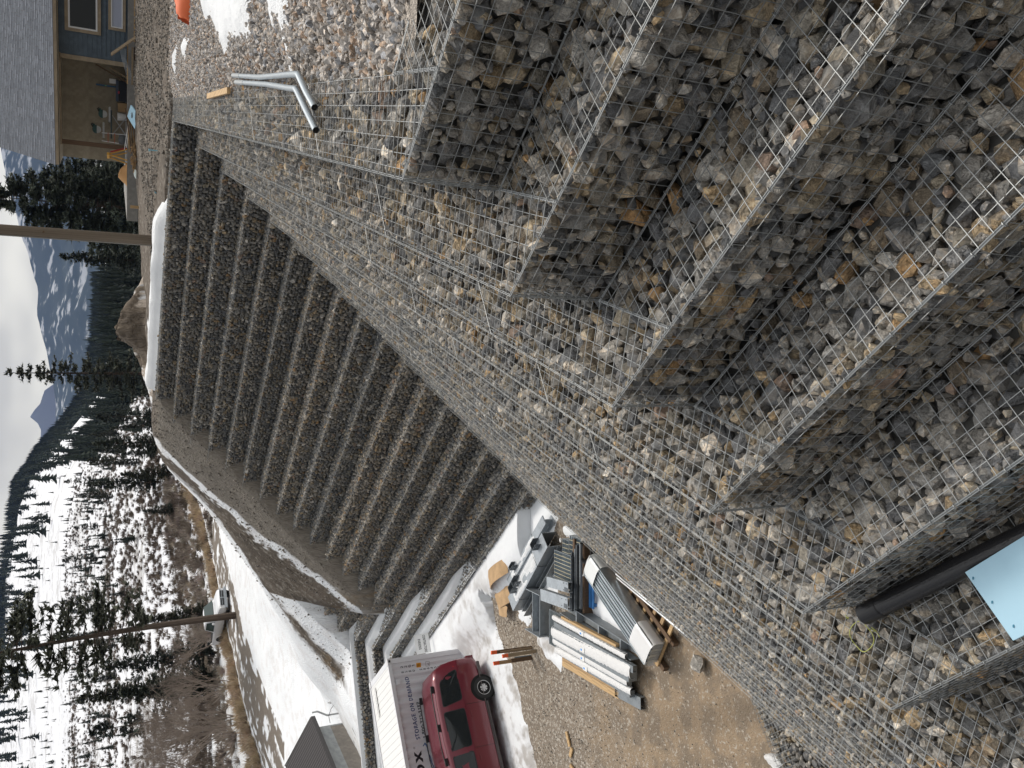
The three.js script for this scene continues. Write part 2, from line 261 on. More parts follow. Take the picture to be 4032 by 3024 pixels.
/* loose stones and clods on the banks */
{
  R = rng(43); const L = [];
  for (let i = 0; i < 42000; i++) { const x = rr(-13, 14), f = rr(20.8, 40), w = crestW(x, f), s = crestS(x, f), e = s - Cend(1 - Math.min(0, w) / .53); if (w > .8 ? (x < 3 || s > 8.5) : (e < .05 || e > 2.2 || w < -7)) { if (!(e > 2.6 && e < 7 && w < -1 && w > -7 && R() < .3)) continue; } if (w > .8 && w < 3.2 && s > 2.5) continue; L.push([x, f, .012 + .045 * Math.pow(R(), 4)]); }
  const im = new THREE.InstancedMesh(HSMALL[1], stoneInst, L.length), m4 = new THREE.Matrix4(), e = new THREE.Euler(), q = new THREE.Quaternion(), col = new THREE.Color();
  L.forEach(([x, f, r], i) => { e.set(R() * 6, R() * 6, R() * 6); m4.compose(V(x, bankH(x, f) + r * .3, -f), q.setFromEuler(e), V(r, r, r)); im.setMatrixAt(i, m4); const k = rr(.26, .62); col.setRGB(k, k * .9, k * .78); im.setColorAt(i, col); });
  im.name = 'bank_stones'; tag(im, 'loose stones and clods on the dirt banks round the far wall', 'gravel', null, 'stuff'); scene.add(im);
}
/* lower ground running out to the horizon under everything */
mesh('ground', sheet(24, 24, (u, v) => [mix(-7000, 7000, u), -1.2, mix(200, -7000, v)]), M([.4, .4, .4], 1, 0, { map: grainMap }), scene, 'structure');
/* gravel plateau on top of the near wall, dirt beyond it */
{
  const A0 = Pk(0.05), Q0 = Qk(0.05), g = sheet(90, 130, (u, v) => {
    const w = mix(-.02, 13, u * u * .6 + u * .4), s = mix(-.713 * w - .10, 21, v), e = add2(A0, Adir, s); let x = e[0] + w * .957, f = e[1] - w * .2886;
    const heap = .10 * sst(0, .5, w) + .12 * (fbm(x * .9, f * .9, 4) - .5) * sst(.2, 1.2, w);
    return [x, 8.875 + heap + .02 * (vn(x * 9, f * 9) - .5), -f];
  });
  const map = cmap(1024, 1024, (u, v) => { const n = fbm(u * 12, v * 12, 4, 12), c = vn(u * 150, v * 150, 150), d = vn(u * 70, v * 70, 70); return mix3(mix3([.46, .41, .36], [.58, .53, .47], n), mix3([.28, .25, .22], [.68, .62, .55], c), .45 + .2 * (d - .5)); }, .25);
  mesh('gravel_plateau', g, M([.92, .9, .88], .95, 0, { map, bumpMap: fineBump, bumpScale: .04 }), scene, 'structure');
  // crushed stones on it
  R = rng(77); const L = [];
  for (let i = 0; i < 60000; i++) {
    const s = -1.2 + 19 * Math.pow(R(), 1.25), e = add2(A0, Adir, s), w = 7.5 * R() * (.35 + .65 * R()) - .05, x = e[0] + w * .957, f = e[1] - w * .2886; if (f < 2.2 || x / f > .62) continue;
    if ((x - Pk(0)[0]) * .791 + (f - Pk(0)[1]) * .6117 < .02) continue;
    const heap = .10 * sst(0, .5, w) + .12 * (fbm(x * .9, f * .9, 4) - .5) * sst(.2, 1.2, w); const r = .014 + .026 * Math.pow(R(), 1.6); L.push([x, 8.875 + heap + r * .3, f, r]);
  }
  [0, 1, 2].forEach(t => {
    const Lt = L.filter((_, i) => i % 3 === t), im = new THREE.InstancedMesh(HSMALL[2 + t], stoneInst, Lt.length), m4 = new THREE.Matrix4(), e = new THREE.Euler(), qn = new THREE.Quaternion(), col = new THREE.Color();
    Lt.forEach(([x, y, f, r], i) => { e.set(R() * 6, R() * 6, R() * 6); m4.compose(V(x, y, -f), qn.setFromEuler(e), V(r * 1.15, r, r)); im.setMatrixAt(i, m4); const k = rr(.6, 1.2), t2 = R(); if (t2 < .12) col.setRGB(k * .95, k * .72, k * .55); else if (t2 < .3) col.setRGB(k * .72, k * .73, k * .76); else col.setRGB(k, k * .93, k * .86); im.setColorAt(i, col); });
    im.name = numbered('crushed_gravel'); im.castShadow = im.receiveShadow = true; tag(im, 'pale crushed gravel topping the plateau beside the near gabion crest', 'gravel', null, 'stuff'); scene.add(im);
  });
  // snow left on the gravel
  const pats = [[[5.5, 13.2], [6.6, 13.4], [6.2, 11.6], [4.6, 9.2], [4.2, 9.0], [3.55, 8.45], [3.3, 8.55], [3.75, 9.5], [3.95, 10.6], [4.5, 11.3]], [[3.05, 7.45], [3.45, 7.6], [3.4, 6.8], [3.0, 6.55], [2.7, 6.45], [2.72, 6.75], [2.95, 6.95]], [[5.8, 16.2], [6.3, 17.2], [6.6, 16.9], [6.2, 15.9]], [[6.4, 19.0], [7.2, 19.5], [7.0, 18.6]]];
  const gs = sheet(110, 260, (u, v) => { const t = mix(2.5, 17.4, v), w = mix(.12, 3.6, u), e = add2(A0, Adir, t), x = e[0] + w * .957, f = e[1] - w * .2886; let d = -1; for (const p of pats) d = Math.max(d, polyDist([x, f], p)); d += .38 * (fbm(x * 2.6, f * 2.6, 4) - .5); return [x, 8.97 + Math.max(-.2, Math.min(.09, d * .3)) + (d > 0 ? .03 * (fbm(x * 5, f * 5, 3) - .3) : 0), -f]; });
  mesh('snow_patch', gs, MT.snow, scene, 'structure');
}
/* snow bank lying behind the crest of the far wall */
{
  const g = sheet(160, 26, (u, v) => { const s = mix(2.6, 10.9, u), w = mix(.40, 3.1, v), p = add2(add2([6.0285, 20.588], Cdir, s), [.79109, .6117], w); const t = sst(2.6, 4.2, s), wid = mix(.3, 1.5, t) + .7 * (fbm(s * 1.1, 3, 3) - .4); const hh = (.14 + .26 * t) * (sst(.0, .35, w - .40) * sst(wid + .9, wid * .55, w)) + .12 * (fbm(s * 1.4, w * 1.4, 4) - .5); return [p[0], 8.78 + hh + .03 * w + (w < .55 ? .04 : 0), -p[1]]; });
  mesh('snow_bank', g, MT.snow, scene, 'structure');
}
/* ---------- gabion walls: 17 courses, each a basket course of its own ---------- */
const ORD = ['topmost', 'second', 'third', 'fourth', 'fifth', 'sixth', 'seventh', 'eighth', 'ninth', 'tenth', 'eleventh', 'twelfth', 'thirteenth', 'fourteenth', 'fifteenth', 'sixteenth', 'lowest'];
const CELL = .0755;
const fwd = [Math.cos(PITCH), -Math.sin(PITCH)];
function view(p) { // depth and picture position, to tell which stones show large
  const f = -p[2], h = p[1] - EYE, d = f * Math.cos(PITCH) - h * Math.sin(PITCH), y = -(f * Math.sin(PITCH) + h * Math.cos(PITCH));
  return [d, p[0] / d * FOC, y / d * FOC];
}
// fill a convex polygon (2D) with circles, large ones first
function pack(poly, radii, edges = [], tight = .86) {
  let x0 = 1e9, x1 = -1e9, y0 = 1e9, y1 = -1e9; for (const p of poly) { x0 = Math.min(x0, p[0]); x1 = Math.max(x1, p[0]); y0 = Math.min(y0, p[1]); y1 = Math.max(y1, p[1]); }
  let ar = 0; for (let i = 0; i < poly.length; i++) { const a = poly[i], b = poly[(i + 1) % poly.length]; ar += a[0] * b[1] - a[1] * b[0]; } ar = Math.abs(ar) / 2;
  const bb = (x1 - x0) * (y1 - y0), cs = .13, grid = new Map(), out = [];
  const key = (i, j) => i * 4096 + j;
  for (const [r, c] of radii) {
    const n = Math.ceil(ar / (Math.PI * r * r) * c * bb / ar);
    for (let t = 0; t < n; t++) {
      const x = rr(x0, x1), y = rr(y0, y1); if (!inPoly([x, y], poly)) continue;
      const q = r * rr(.88, 1.12), gi = Math.floor((x - x0) / cs), gj = Math.floor((y - y0) / cs); let ok = true; for (const ei of edges) { const a = poly[ei], b = poly[(ei + 1) % poly.length], ex = b[0] - a[0], ey = b[1] - a[1]; if (Math.abs((x - a[0]) * ey - (y - a[1]) * ex) / Math.hypot(ex, ey) < q * 1.0) { ok = false; break; } }
      for (let i = gi - 1; ok && i <= gi + 1; i++) for (let j = gj - 1; ok && j <= gj + 1; j++) { const L = grid.get(key(i, j)); if (L) for (const o of L) if (Math.hypot(o[0] - x, o[1] - y) < (o[2] + q) * tight) { ok = false; break; } }
      if (!ok) continue; const k = key(gi, gj); if (!grid.has(k)) grid.set(k, []); const o = [x, y, q]; grid.get(k).push(o); out.push(o);
    }
  }
  return out;
}
const FINE = [[.074, 1.0], [.063, 2.4], [.054, 3.2], [.043, 4], [.032, 5], [.022, 4]], COARSE = [[.064, 2], [.048, 4], [.034, 4]];
// clip the line p + t d to a convex polygon
function clip(p, d, poly) {
  let t0 = -1e9, t1 = 1e9, s = 0; for (let i = 0; i < poly.length; i++) { const a = poly[i], b = poly[(i + 1) % poly.length]; s += a[0] * b[1] - a[1] * b[0]; }
  for (let i = 0; i < poly.length; i++) {
    const a = poly[i], b = poly[(i + 1) % poly.length], nx = -(b[1] - a[1]) * Math.sign(s), ny = (b[0] - a[0]) * Math.sign(s);
    const num = (p[0] - a[0]) * nx + (p[1] - a[1]) * ny, den = d[0] * nx + d[1] * ny;
    if (Math.abs(den) < 1e-9) { if (num < 0) return null; continue; } const t = -num / den; if (den > 0) t0 = Math.max(t0, t); else t1 = Math.min(t1, t);
  }
  return t1 - t0 > .01 ? [t0, t1] : null;
}
const perp = d => [-d[1], d[0]];
// weld mesh over polygon: wires along d and across it, at height y (plan polygon)
function flatMesh(gb, poly, d, y, r, fineNear) {
  const n = perp(d); let a0 = 1e9, a1 = -1e9, b0 = 1e9, b1 = -1e9; for (const p of poly) { const a = p[0] * d[0] + p[1] * d[1], b = p[0] * n[0] + p[1] * n[1]; a0 = Math.min(a0, a); a1 = Math.max(a1, a); b0 = Math.min(b0, b); b1 = Math.max(b1, b); }
  const line = (p, dd, yy) => { const c = clip(p, dd, poly); if (!c) return; const P = t => [p[0] + dd[0] * t, yy + rr(-.002, .002), -(p[1] + dd[1] * t)]; const L = c[1] - c[0], m = fineNear ? Math.max(1, Math.round(L / .6)) : 1; let q = P(c[0]); for (let i = 1; i <= m; i++) { const w = P(mix(c[0], c[1], i / m)); if (i < m) { w[0] += rr(-.003, .003); w[1] -= rr(0, .006); w[2] += rr(-.003, .003); } gb.bar(q, w, r, 4); q = w; } };
  for (let b = b0 + .004; b < b1; b += CELL) line([d[0] * a0 + n[0] * b, d[1] * a0 + n[1] * b], d, y);
  for (let a = a0 + .03; a < a1; a += CELL) line([d[0] * a + n[0] * b0, d[1] * a + n[1] * b0], n, y + 2 * r);
}
function faceMesh(gb, p, q, y0, y1, out, r) {
  const L = Math.hypot(q[0] - p[0], q[1] - p[1]), d = [(q[0] - p[0]) / L, (q[1] - p[1]) / L], o = .004;
  const P = (s, y, k) => [p[0] + d[0] * s + out[0] * (o + k), y, -(p[1] + d[1] * s + out[1] * (o + k))];
  for (let y = y0 + .004; y <= y1; y += CELL * .995) gb.bar(P(0, y, 0), P(L, y + rr(-.003, .003), 0), r, 4);
  for (let s = .03; s < L; s += CELL) gb.bar(P(s, y0, 2 * r), P(s + rr(-.003, .003), y1, 2 * r), r, 4);
}
const instM = new THREE.Matrix4(), instQ = new THREE.Quaternion(), instE = new THREE.Euler();
function fillCourse(grp, org, list, maxParts, seed) {
  // list: [x,y,z,r,axis] ; the stones that show largest become parts, the rest one heap
  for (const s of list) { const v = view(s); s[5] = (v[0] > .3 && Math.abs(v[1]) < 1600 && Math.abs(v[2]) < 2110) ? s[3] * 2 / v[0] * 829 : 0; }
  list.sort((a, b) => b[5] - a[5]);
  let n = 0; while (n < list.length && n < maxParts && list[n][5] > 7.2 && !list[n][6]) n++;
  let parts = [], rest = []; for (const s of list) { if (parts.length < maxParts && s[5] > 7.2 && !s[6]) parts.push(s); else rest.push(s); }
  for (const s of parts) {
    const o = mesh('stone', HULLS[Math.floor(R() * HULLS.length)], stoneMat[pickStone()], grp);
    o.position.set(s[0] - org[0], s[1] - org[1], s[2] - org[2]); o.rotation.set(R() * 6.28, R() * 6.28, R() * 6.28); const k = s[3] * 1.2; o.scale.set(k * rr(.9, 1.15), k * rr(.9, 1.1), k * rr(.85, 1.05));
  }
  if (!rest.length) return;
  const im = new THREE.InstancedMesh(HULLS[seed % HULLS.length], stoneInst, rest.length), col = new THREE.Color();
  rest.forEach((s, i) => {
    instE.set(R() * 6.28, R() * 6.28, R() * 6.28); const k = s[3] * 1.2; instM.compose(V(s[0] - org[0], s[1] - org[1], s[2] - org[2]), instQ.setFromEuler(instE), V(k * rr(.85, 1.2), k * rr(.8, 1.15), k * rr(.8, 1.15))); im.setMatrixAt(i, instM);
    const c = STONE[pickStone()], m = SB * rr(.85, 1.15); col.setRGB(c[0] * m, c[1] * m, c[2] * m); im.setColorAt(i, col);
  });
  im.name = 'stone_fill'; im.castShadow = im.receiveShadow = true; im.userData.kind = 'stuff'; grp.add(im);
}
function lineX(p, d, q, e) { const det = d[0] * -e[1] + e[0] * d[1], x = q[0] - p[0], y = q[1] - p[1]; const t = (x * -e[1] + e[0] * y) / det; return add2(p, d, t); }
const nA = [-.95746, .28858], nB = [-.79109, -.6117], nC = [-.79109, -.6117];
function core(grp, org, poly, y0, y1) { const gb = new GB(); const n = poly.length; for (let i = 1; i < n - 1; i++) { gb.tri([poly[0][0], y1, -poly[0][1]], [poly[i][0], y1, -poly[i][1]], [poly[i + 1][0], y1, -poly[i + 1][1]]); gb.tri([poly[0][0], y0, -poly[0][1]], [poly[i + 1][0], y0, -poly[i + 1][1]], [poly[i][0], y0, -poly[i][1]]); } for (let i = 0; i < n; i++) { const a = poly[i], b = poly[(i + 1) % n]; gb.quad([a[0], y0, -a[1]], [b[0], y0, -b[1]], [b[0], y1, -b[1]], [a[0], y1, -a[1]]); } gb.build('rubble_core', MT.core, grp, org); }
/* the near wall: long face A running away, face B turned towards the camera */
for (let k = 1; k <= 17; k++) {
  R = rng(1000 + k);
  const P1 = Pk(k), P0 = Pk(k - 1), Q1 = Qk(k), Q0 = Qk(k - 1), y1 = Tk(k), y0 = y1 - H, LB = k < 9 ? 6.2 : 2.5, org = [P1[0], y0, -P1[1]];
  const grp = thing('gabion_course', k === 1 ? 'topmost stone-filled wire gabion course of the near wall, beside the pale gravel plateau' : k === 17 ? 'lowest stone-filled gabion course of the near wall, along the brown yard floor' : `${ORD[k - 1]} stone-filled wire gabion course counted down from the crest of the near wall`, 'gabion wall', org, 0, 'courses of the near gabion wall');
  const Pi = Pk(k - 1.12), Qi = Qk(k - 1.12), X = lineX(P0, Adir, P1, Bdir), pA = [Q1, P1, X, Q0], pBs = [P0, X, add2(P1, Bdir, LB), add2(Pi, Bdir, LB), Pi], pB = [P0, X, add2(P1, Bdir, LB), add2(P0, Bdir, LB)], near = k <= 9;
  const L = [];
  const top = (poly, set, deep, ed) => pack(poly, set, ed).forEach(([x, f, r]) => L.push([x, y1 - r * 1.04 - rr(0, .012) - deep, -f, r, 0, 0, deep > 0]));
  const face = (p, d, len, n, set, deep, lo = 0) => pack([[lo, .0], [len, .0], [len, H], [lo, H]], set, [2, 3]).forEach(([s, h, r]) => { const c = add2(p, d, s); const m = r * 1.0 + rr(0, .01) + deep; L.push([c[0] - n[0] * m, y0 + h, -(c[1] - n[1] * m), r, 0, 0, deep > 0]); });
  const PN = add2(P1, Adir, 8.5), PN0 = add2(Pi, Adir, 8.5), Xi = X;
  top([PN, P1, X, PN0], FINE, 0, [0, 1]); top([Q1, PN, PN0, Qi], COARSE, 0, [0]); top([PN, P1, X, PN0], COARSE, .05, [0, 1]);
  if (near) { top(pBs, FINE, 0, [1]); top(pB, COARSE, .05, [1]); face(P1, Bdir, LB, nB, FINE, 0, .02); face(P1, Bdir, LB, nB, COARSE, .05, .05); } else { top(pB, COARSE, 0, [1]); face(P1, Bdir, LB, nB, COARSE, 0, .02); }
  face(P1, Adir, 17.3, nA, COARSE, 0, .02);
  fillCourse(grp, org, L, near ? 300 : 120, k);
  // dark rubble inside
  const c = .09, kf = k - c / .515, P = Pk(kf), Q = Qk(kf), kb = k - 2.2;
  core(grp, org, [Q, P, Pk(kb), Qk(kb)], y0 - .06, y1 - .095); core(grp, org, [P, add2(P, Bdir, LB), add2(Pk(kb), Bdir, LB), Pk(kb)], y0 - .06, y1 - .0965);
  // welded mesh
  const r = .0021; let gb = new GB(); flatMesh(gb, pA, Adir, y1, r, near); gb.build('long_lid_mesh', MT.wire, grp, org);
  gb = new GB(); flatMesh(gb, pB, Bdir, y1 + .003, r, near); gb.build('end_lid_mesh', MT.wire, grp, org);
  gb = new GB(); faceMesh(gb, P1, add2(P1, Bdir, LB), y0, y1, nB, r); gb.build('end_face_mesh', MT.wire, grp, org);
  gb = new GB(); faceMesh(gb, P1, Q1, y0, y1, nA, r); gb.build('long_face_mesh', MT.wire, grp, org);
  // heavier edge wires, doubled, and the rings that tie them
  gb = new GB(); const R3 = (p, y) => [p[0], y, -p[1]], eo = (p, n, m) => add2(p, n, m);
  const EB = add2(P1, Bdir, LB), edges = [[P1, Q1, nA], [P1, EB, nB]];
  for (const [a, b, n] of edges) for (const [m, dy] of [[.003, .002], [-.006, .004]]) gb.bar(R3(eo(a, n, m), y1 + dy), R3(eo(b, n, m), y1 + dy), n === nA ? .0018 : .0026, 5);
  for (const m of [0, .009]) { gb.bar(R3(eo(P0, nB, .006 + m), y1 + .006), R3(eo(add2(P0, Bdir, LB), nB, .006 + m), y1 + .006), .0026, 5); gb.bar(R3(add2(P1, Bdir, m), y0), R3(add2(P1, Bdir, m), y1), .0028, 5); gb.bar(R3(eo(P0, Bdir, m), y1 + .005), R3(eo(X, Bdir, m), y1 + .005), .0026, 5); }
  // seams between neighbouring baskets
  for (let s = 3.05; s < LB; s += 3.05) { const a = add2(P1, Bdir, s), b = add2(P0, Bdir, s); gb.bar(R3(eo(a, nB, .008), y0), R3(eo(a, nB, .008), y1), .005, 5).bar(R3(a, y1 + .006), R3(b, y1 + .006), .004, 5); }
  for (let s = 1.6 + .3 * (k % 3); s < 17; s += 3.05) { const a = add2(P1, Adir, s), b = add2(P0, Adir, s + .25); gb.bar(R3(a, y1 + .003), R3(b, y1 + .003), .003, 5); }
  gb.build('edge_wire', MT.wire, grp, org);
  gb = new GB(); const ring = (p, y, d) => { const rad = .013; let q = null; for (let i = 0; i <= 6; i++) { const A = i / 6 * 5.2 + .4, w = [p[0] + Math.cos(A) * rad * d[0], y + Math.sin(A) * rad, -(p[1] + Math.cos(A) * rad * d[1])]; if (q) gb.bar(q, w, .0026, 4); q = w; } };
  if (near) { for (let s = .1; s < LB; s += .15) { ring(add2(P1, Bdir, s), y1, nB); ring(add2(eo(P0, nB, .01), Bdir, s + .05), y1 + .005, nB); } for (let s = .12; s < 9; s += .15) ring(add2(P1, Adir, s), y1, nA); for (let h = .06; h < H; h += .076) ring(P1, y0 + h, nA); const sl = Math.hypot(X[0] - P0[0], X[1] - P0[1]); for (let s = .04; s < sl; s += .076) ring(add2(P0, Adir, -s), y1 + .005, nA); for (let s = 3.05; s < LB; s += 3.05) for (let h = .05; h < H; h += .076) ring(add2(P1, Bdir, s), y0 + h, Bdir); gb.build('tie_ring', MT.wire, grp, org, 'stuff'); }
}
/* the far wall, facing the camera, with its short turned end low on the left */
for (let k = 1; k <= 17; k++) {
  R = rng(3000 + k);
  const Q1 = Qk(k), Q0 = Qk(k - 1), s1 = Cend(k), s0 = k >= 14 ? Cend(Math.max(k - 1, 14)) : Cend(k), E1 = add2(Q1, Cdir, s1), E0 = add2(Q0, Cdir, k >= 15 ? s0 : k === 14 ? s1 + .25 : s1), y1 = Tk(k), y0 = y1 - H, org = [E1[0], y0, -E1[1]];
  const lab = k === 1 ? 'topmost gabion course of the far wall, under the snow bank at its crest' : k === 17 ? 'lowest gabion course of the far wall, standing in the snow of the yard' : k >= 14 ? `${ORD[k - 1]} gabion course down the far wall, its snow-covered ledge turning left behind the container` : `${ORD[k - 1]} gabion course down from the crest of the far wall, ending at the gravel bank`;
  const grp = thing('far_gabion_course', lab, 'gabion wall', org, 0, 'courses of the far gabion wall');
  const L = [], lid = [Q1, E1, E0, Q0], nD = [.378, -.926];
  pack(lid, COARSE, [0, 1]).forEach(([x, f, r]) => L.push([x, y1 - r * .78 - rr(0, .012), -f, r]));
  const face = (p, d, len, n) => pack([[0, 0], [len, 0], [len, H], [0, H]], COARSE, [1, 2]).forEach(([s, h, r]) => { const c = add2(p, d, s), m = r * .74 + rr(0, .012); L.push([c[0] - n[0] * m, y0 + h + .01, -(c[1] - n[1] * m), r]); });
  face(Q1, Cdir, s1, nC);
  const gb = new GB(); flatMesh(gb, lid, Cdir, y1, .0022, false); faceMesh(gb, Q1, E1, y0, y1, nC, .0022);
  const R3 = (p, y) => [p[0], y, -p[1]]; gb.bar(R3(Q1, y1), R3(E1, y1), .003, 4);
  for (let s = 3.05; s < s1; s += 3.05) { const a = add2(add2(Q1, Cdir, s), nC, .008); gb.bar(R3(a, y0), R3(a, y1), .006, 4); }
  let ce = add2(Qk(k - .17), Cdir, s1), cb = add2(Qk(k - 2.2), Cdir, s1);
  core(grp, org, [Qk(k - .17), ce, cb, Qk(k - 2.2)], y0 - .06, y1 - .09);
  if (k >= 14) {                                             // the turned end
    const ld = 6.5 - (k - 14) * .6, F1 = add2(E1, Ddir, ld), F0 = add2(E0, Ddir, ld), pl = [E1, F1, F0, E0];
    pack(pl, COARSE).forEach(([x, f, r]) => L.push([x, y1 - r * .8, -f, r])); face(E1, Ddir, ld, nD); flatMesh(gb, pl, Ddir, y1, .0022, false); faceMesh(gb, E1, F1, y0, y1, nD, .0022);
    const i1 = add2(E1, nD, -.09), j1 = add2(F1, nD, -.09); core(grp, org, [i1, j1, add2(j1, nD, -.8), add2(i1, nD, -.8)], y0 - .06, y1 - .092);
    // snow lying on the ledge
    const sa = k === 14 ? 1.0 : k === 15 ? 3.2 : k === 16 ? 5.2 : 7.6, N = 90;
    const g = sheet(N, 10, (u, v) => { const t = u * (sa + ld), o = t < sa ? add2(Q1, Cdir, s1 - sa + t) : add2(E1, Ddir, t - sa), i = t < sa ? add2(Q0, Cdir, Math.max(0, (k >= 15 ? s0 : s1 + .25) - sa + t)) : add2(E0, Ddir, t - sa); const n = fbm(t * 1.3 + k * 7, v * 2, 4), fill = mix(.15, .72, sst(0, 2.2, t)) + .3 * (n - .5); const a = mix(0, 1, v), x = mix(i[0], o[0], a), f = mix(i[1], o[1], a); const hh = .17 * sst(fill + .06, fill - .25, a) * sst(0, 1.2, t) - .02 + .02 * (n - .5); return [x, y1 + Math.max(-.035, hh - .01), -f]; });
    mesh('ledge_snow', g, MT.snow, scene, 'structure');
  }
  gb.build('wire_mesh', MT.wire, grp, org);
  fillCourse(grp, org, L, 0, k + 5);
}
/* low basket turned off the foot of the near wall */
{
  R = rng(555); const a = [-5.28, 10.9], d = [-.812, -.584], n = [-.584, .812], y1 = .5, org = [a[0], 0, -a[1]], L = [], len = 3.2;
  const grp = thing('gabion_basket', 'low loose-filled gabion basket turned off the foot of the near wall beside the white bag', 'gabion wall', org);
  const poly = [a, add2(a, d, len), add2(add2(a, d, len), n, -.9), add2(a, n, -.9)];
  pack(poly, FINE).forEach(([x, f, r]) => L.push([x, y1 - r * .75 - rr(0, .02), -f, r])); pack(poly, COARSE).forEach(([x, f, r]) => L.push([x, y1 - r - .06, -f, r, 0, 0, true]));
  pack([[0, 0], [len, 0], [len, y1 - .03], [0, y1 - .03]], FINE).forEach(([s, h, r]) => { const c = add2(a, d, s), m = r * .7; L.push([c[0] - n[0] * m, h, -(c[1] - n[1] * m), r]); });
  fillCourse(grp, org, L, 200, 3); core(grp, org, [add2(a, n, -.09), add2(add2(a, d, len), n, -.09), add2(add2(a, d, len), n, -.9), add2(a, n, -.9)], -.1, y1 - .1);
  const gb = new GB(); faceMesh(gb, a, add2(a, d, len), 0, y1 + .06, n, .003); flatMesh(gb, [a, add2(a, d, len), add2(add2(a, d, len), n, -.45), add2(a, n, -.45)], d, y1 + .01, .003, true); gb.build('wire_mesh', MT.wire, grp, org);
}
/* ---------- things in the yard ---------- */
const cvs = (w, h, draw) => { const c = document.createElement('canvas'); c.width = w; c.height = h; draw(c.getContext('2d'), w, h); const t = new THREE.CanvasTexture(c); t.colorSpace = THREE.SRGBColorSpace; t.magFilter = THREE.LinearFilter; return t; };
function single(name, label, cat, gb, m, group) { const o = gb.build(name, m); return tag(o, label, cat, group); }
R = rng(61);
function flipZ(g) { g.children.forEach(o => { o.position.z *= -1; if (o.geometry) { const q = o.geometry.index ? o.geometry.toNonIndexed() : o.geometry.clone(); q.scale(1, 1, -1); for (const k of ['position', 'normal', 'uv']) { const a = q.attributes[k]; if (!a) continue; const n = a.itemSize; for (let i = 0; i < a.count; i += 3) for (let c = 0; c < n; c++) { const t = a.array[(i + 1) * n + c]; a.array[(i + 1) * n + c] = a.array[(i + 2) * n + c]; a.array[(i + 2) * n + c] = t; } } q.computeVertexNormals(); o.geometry = q; } flipZ(o); }); }
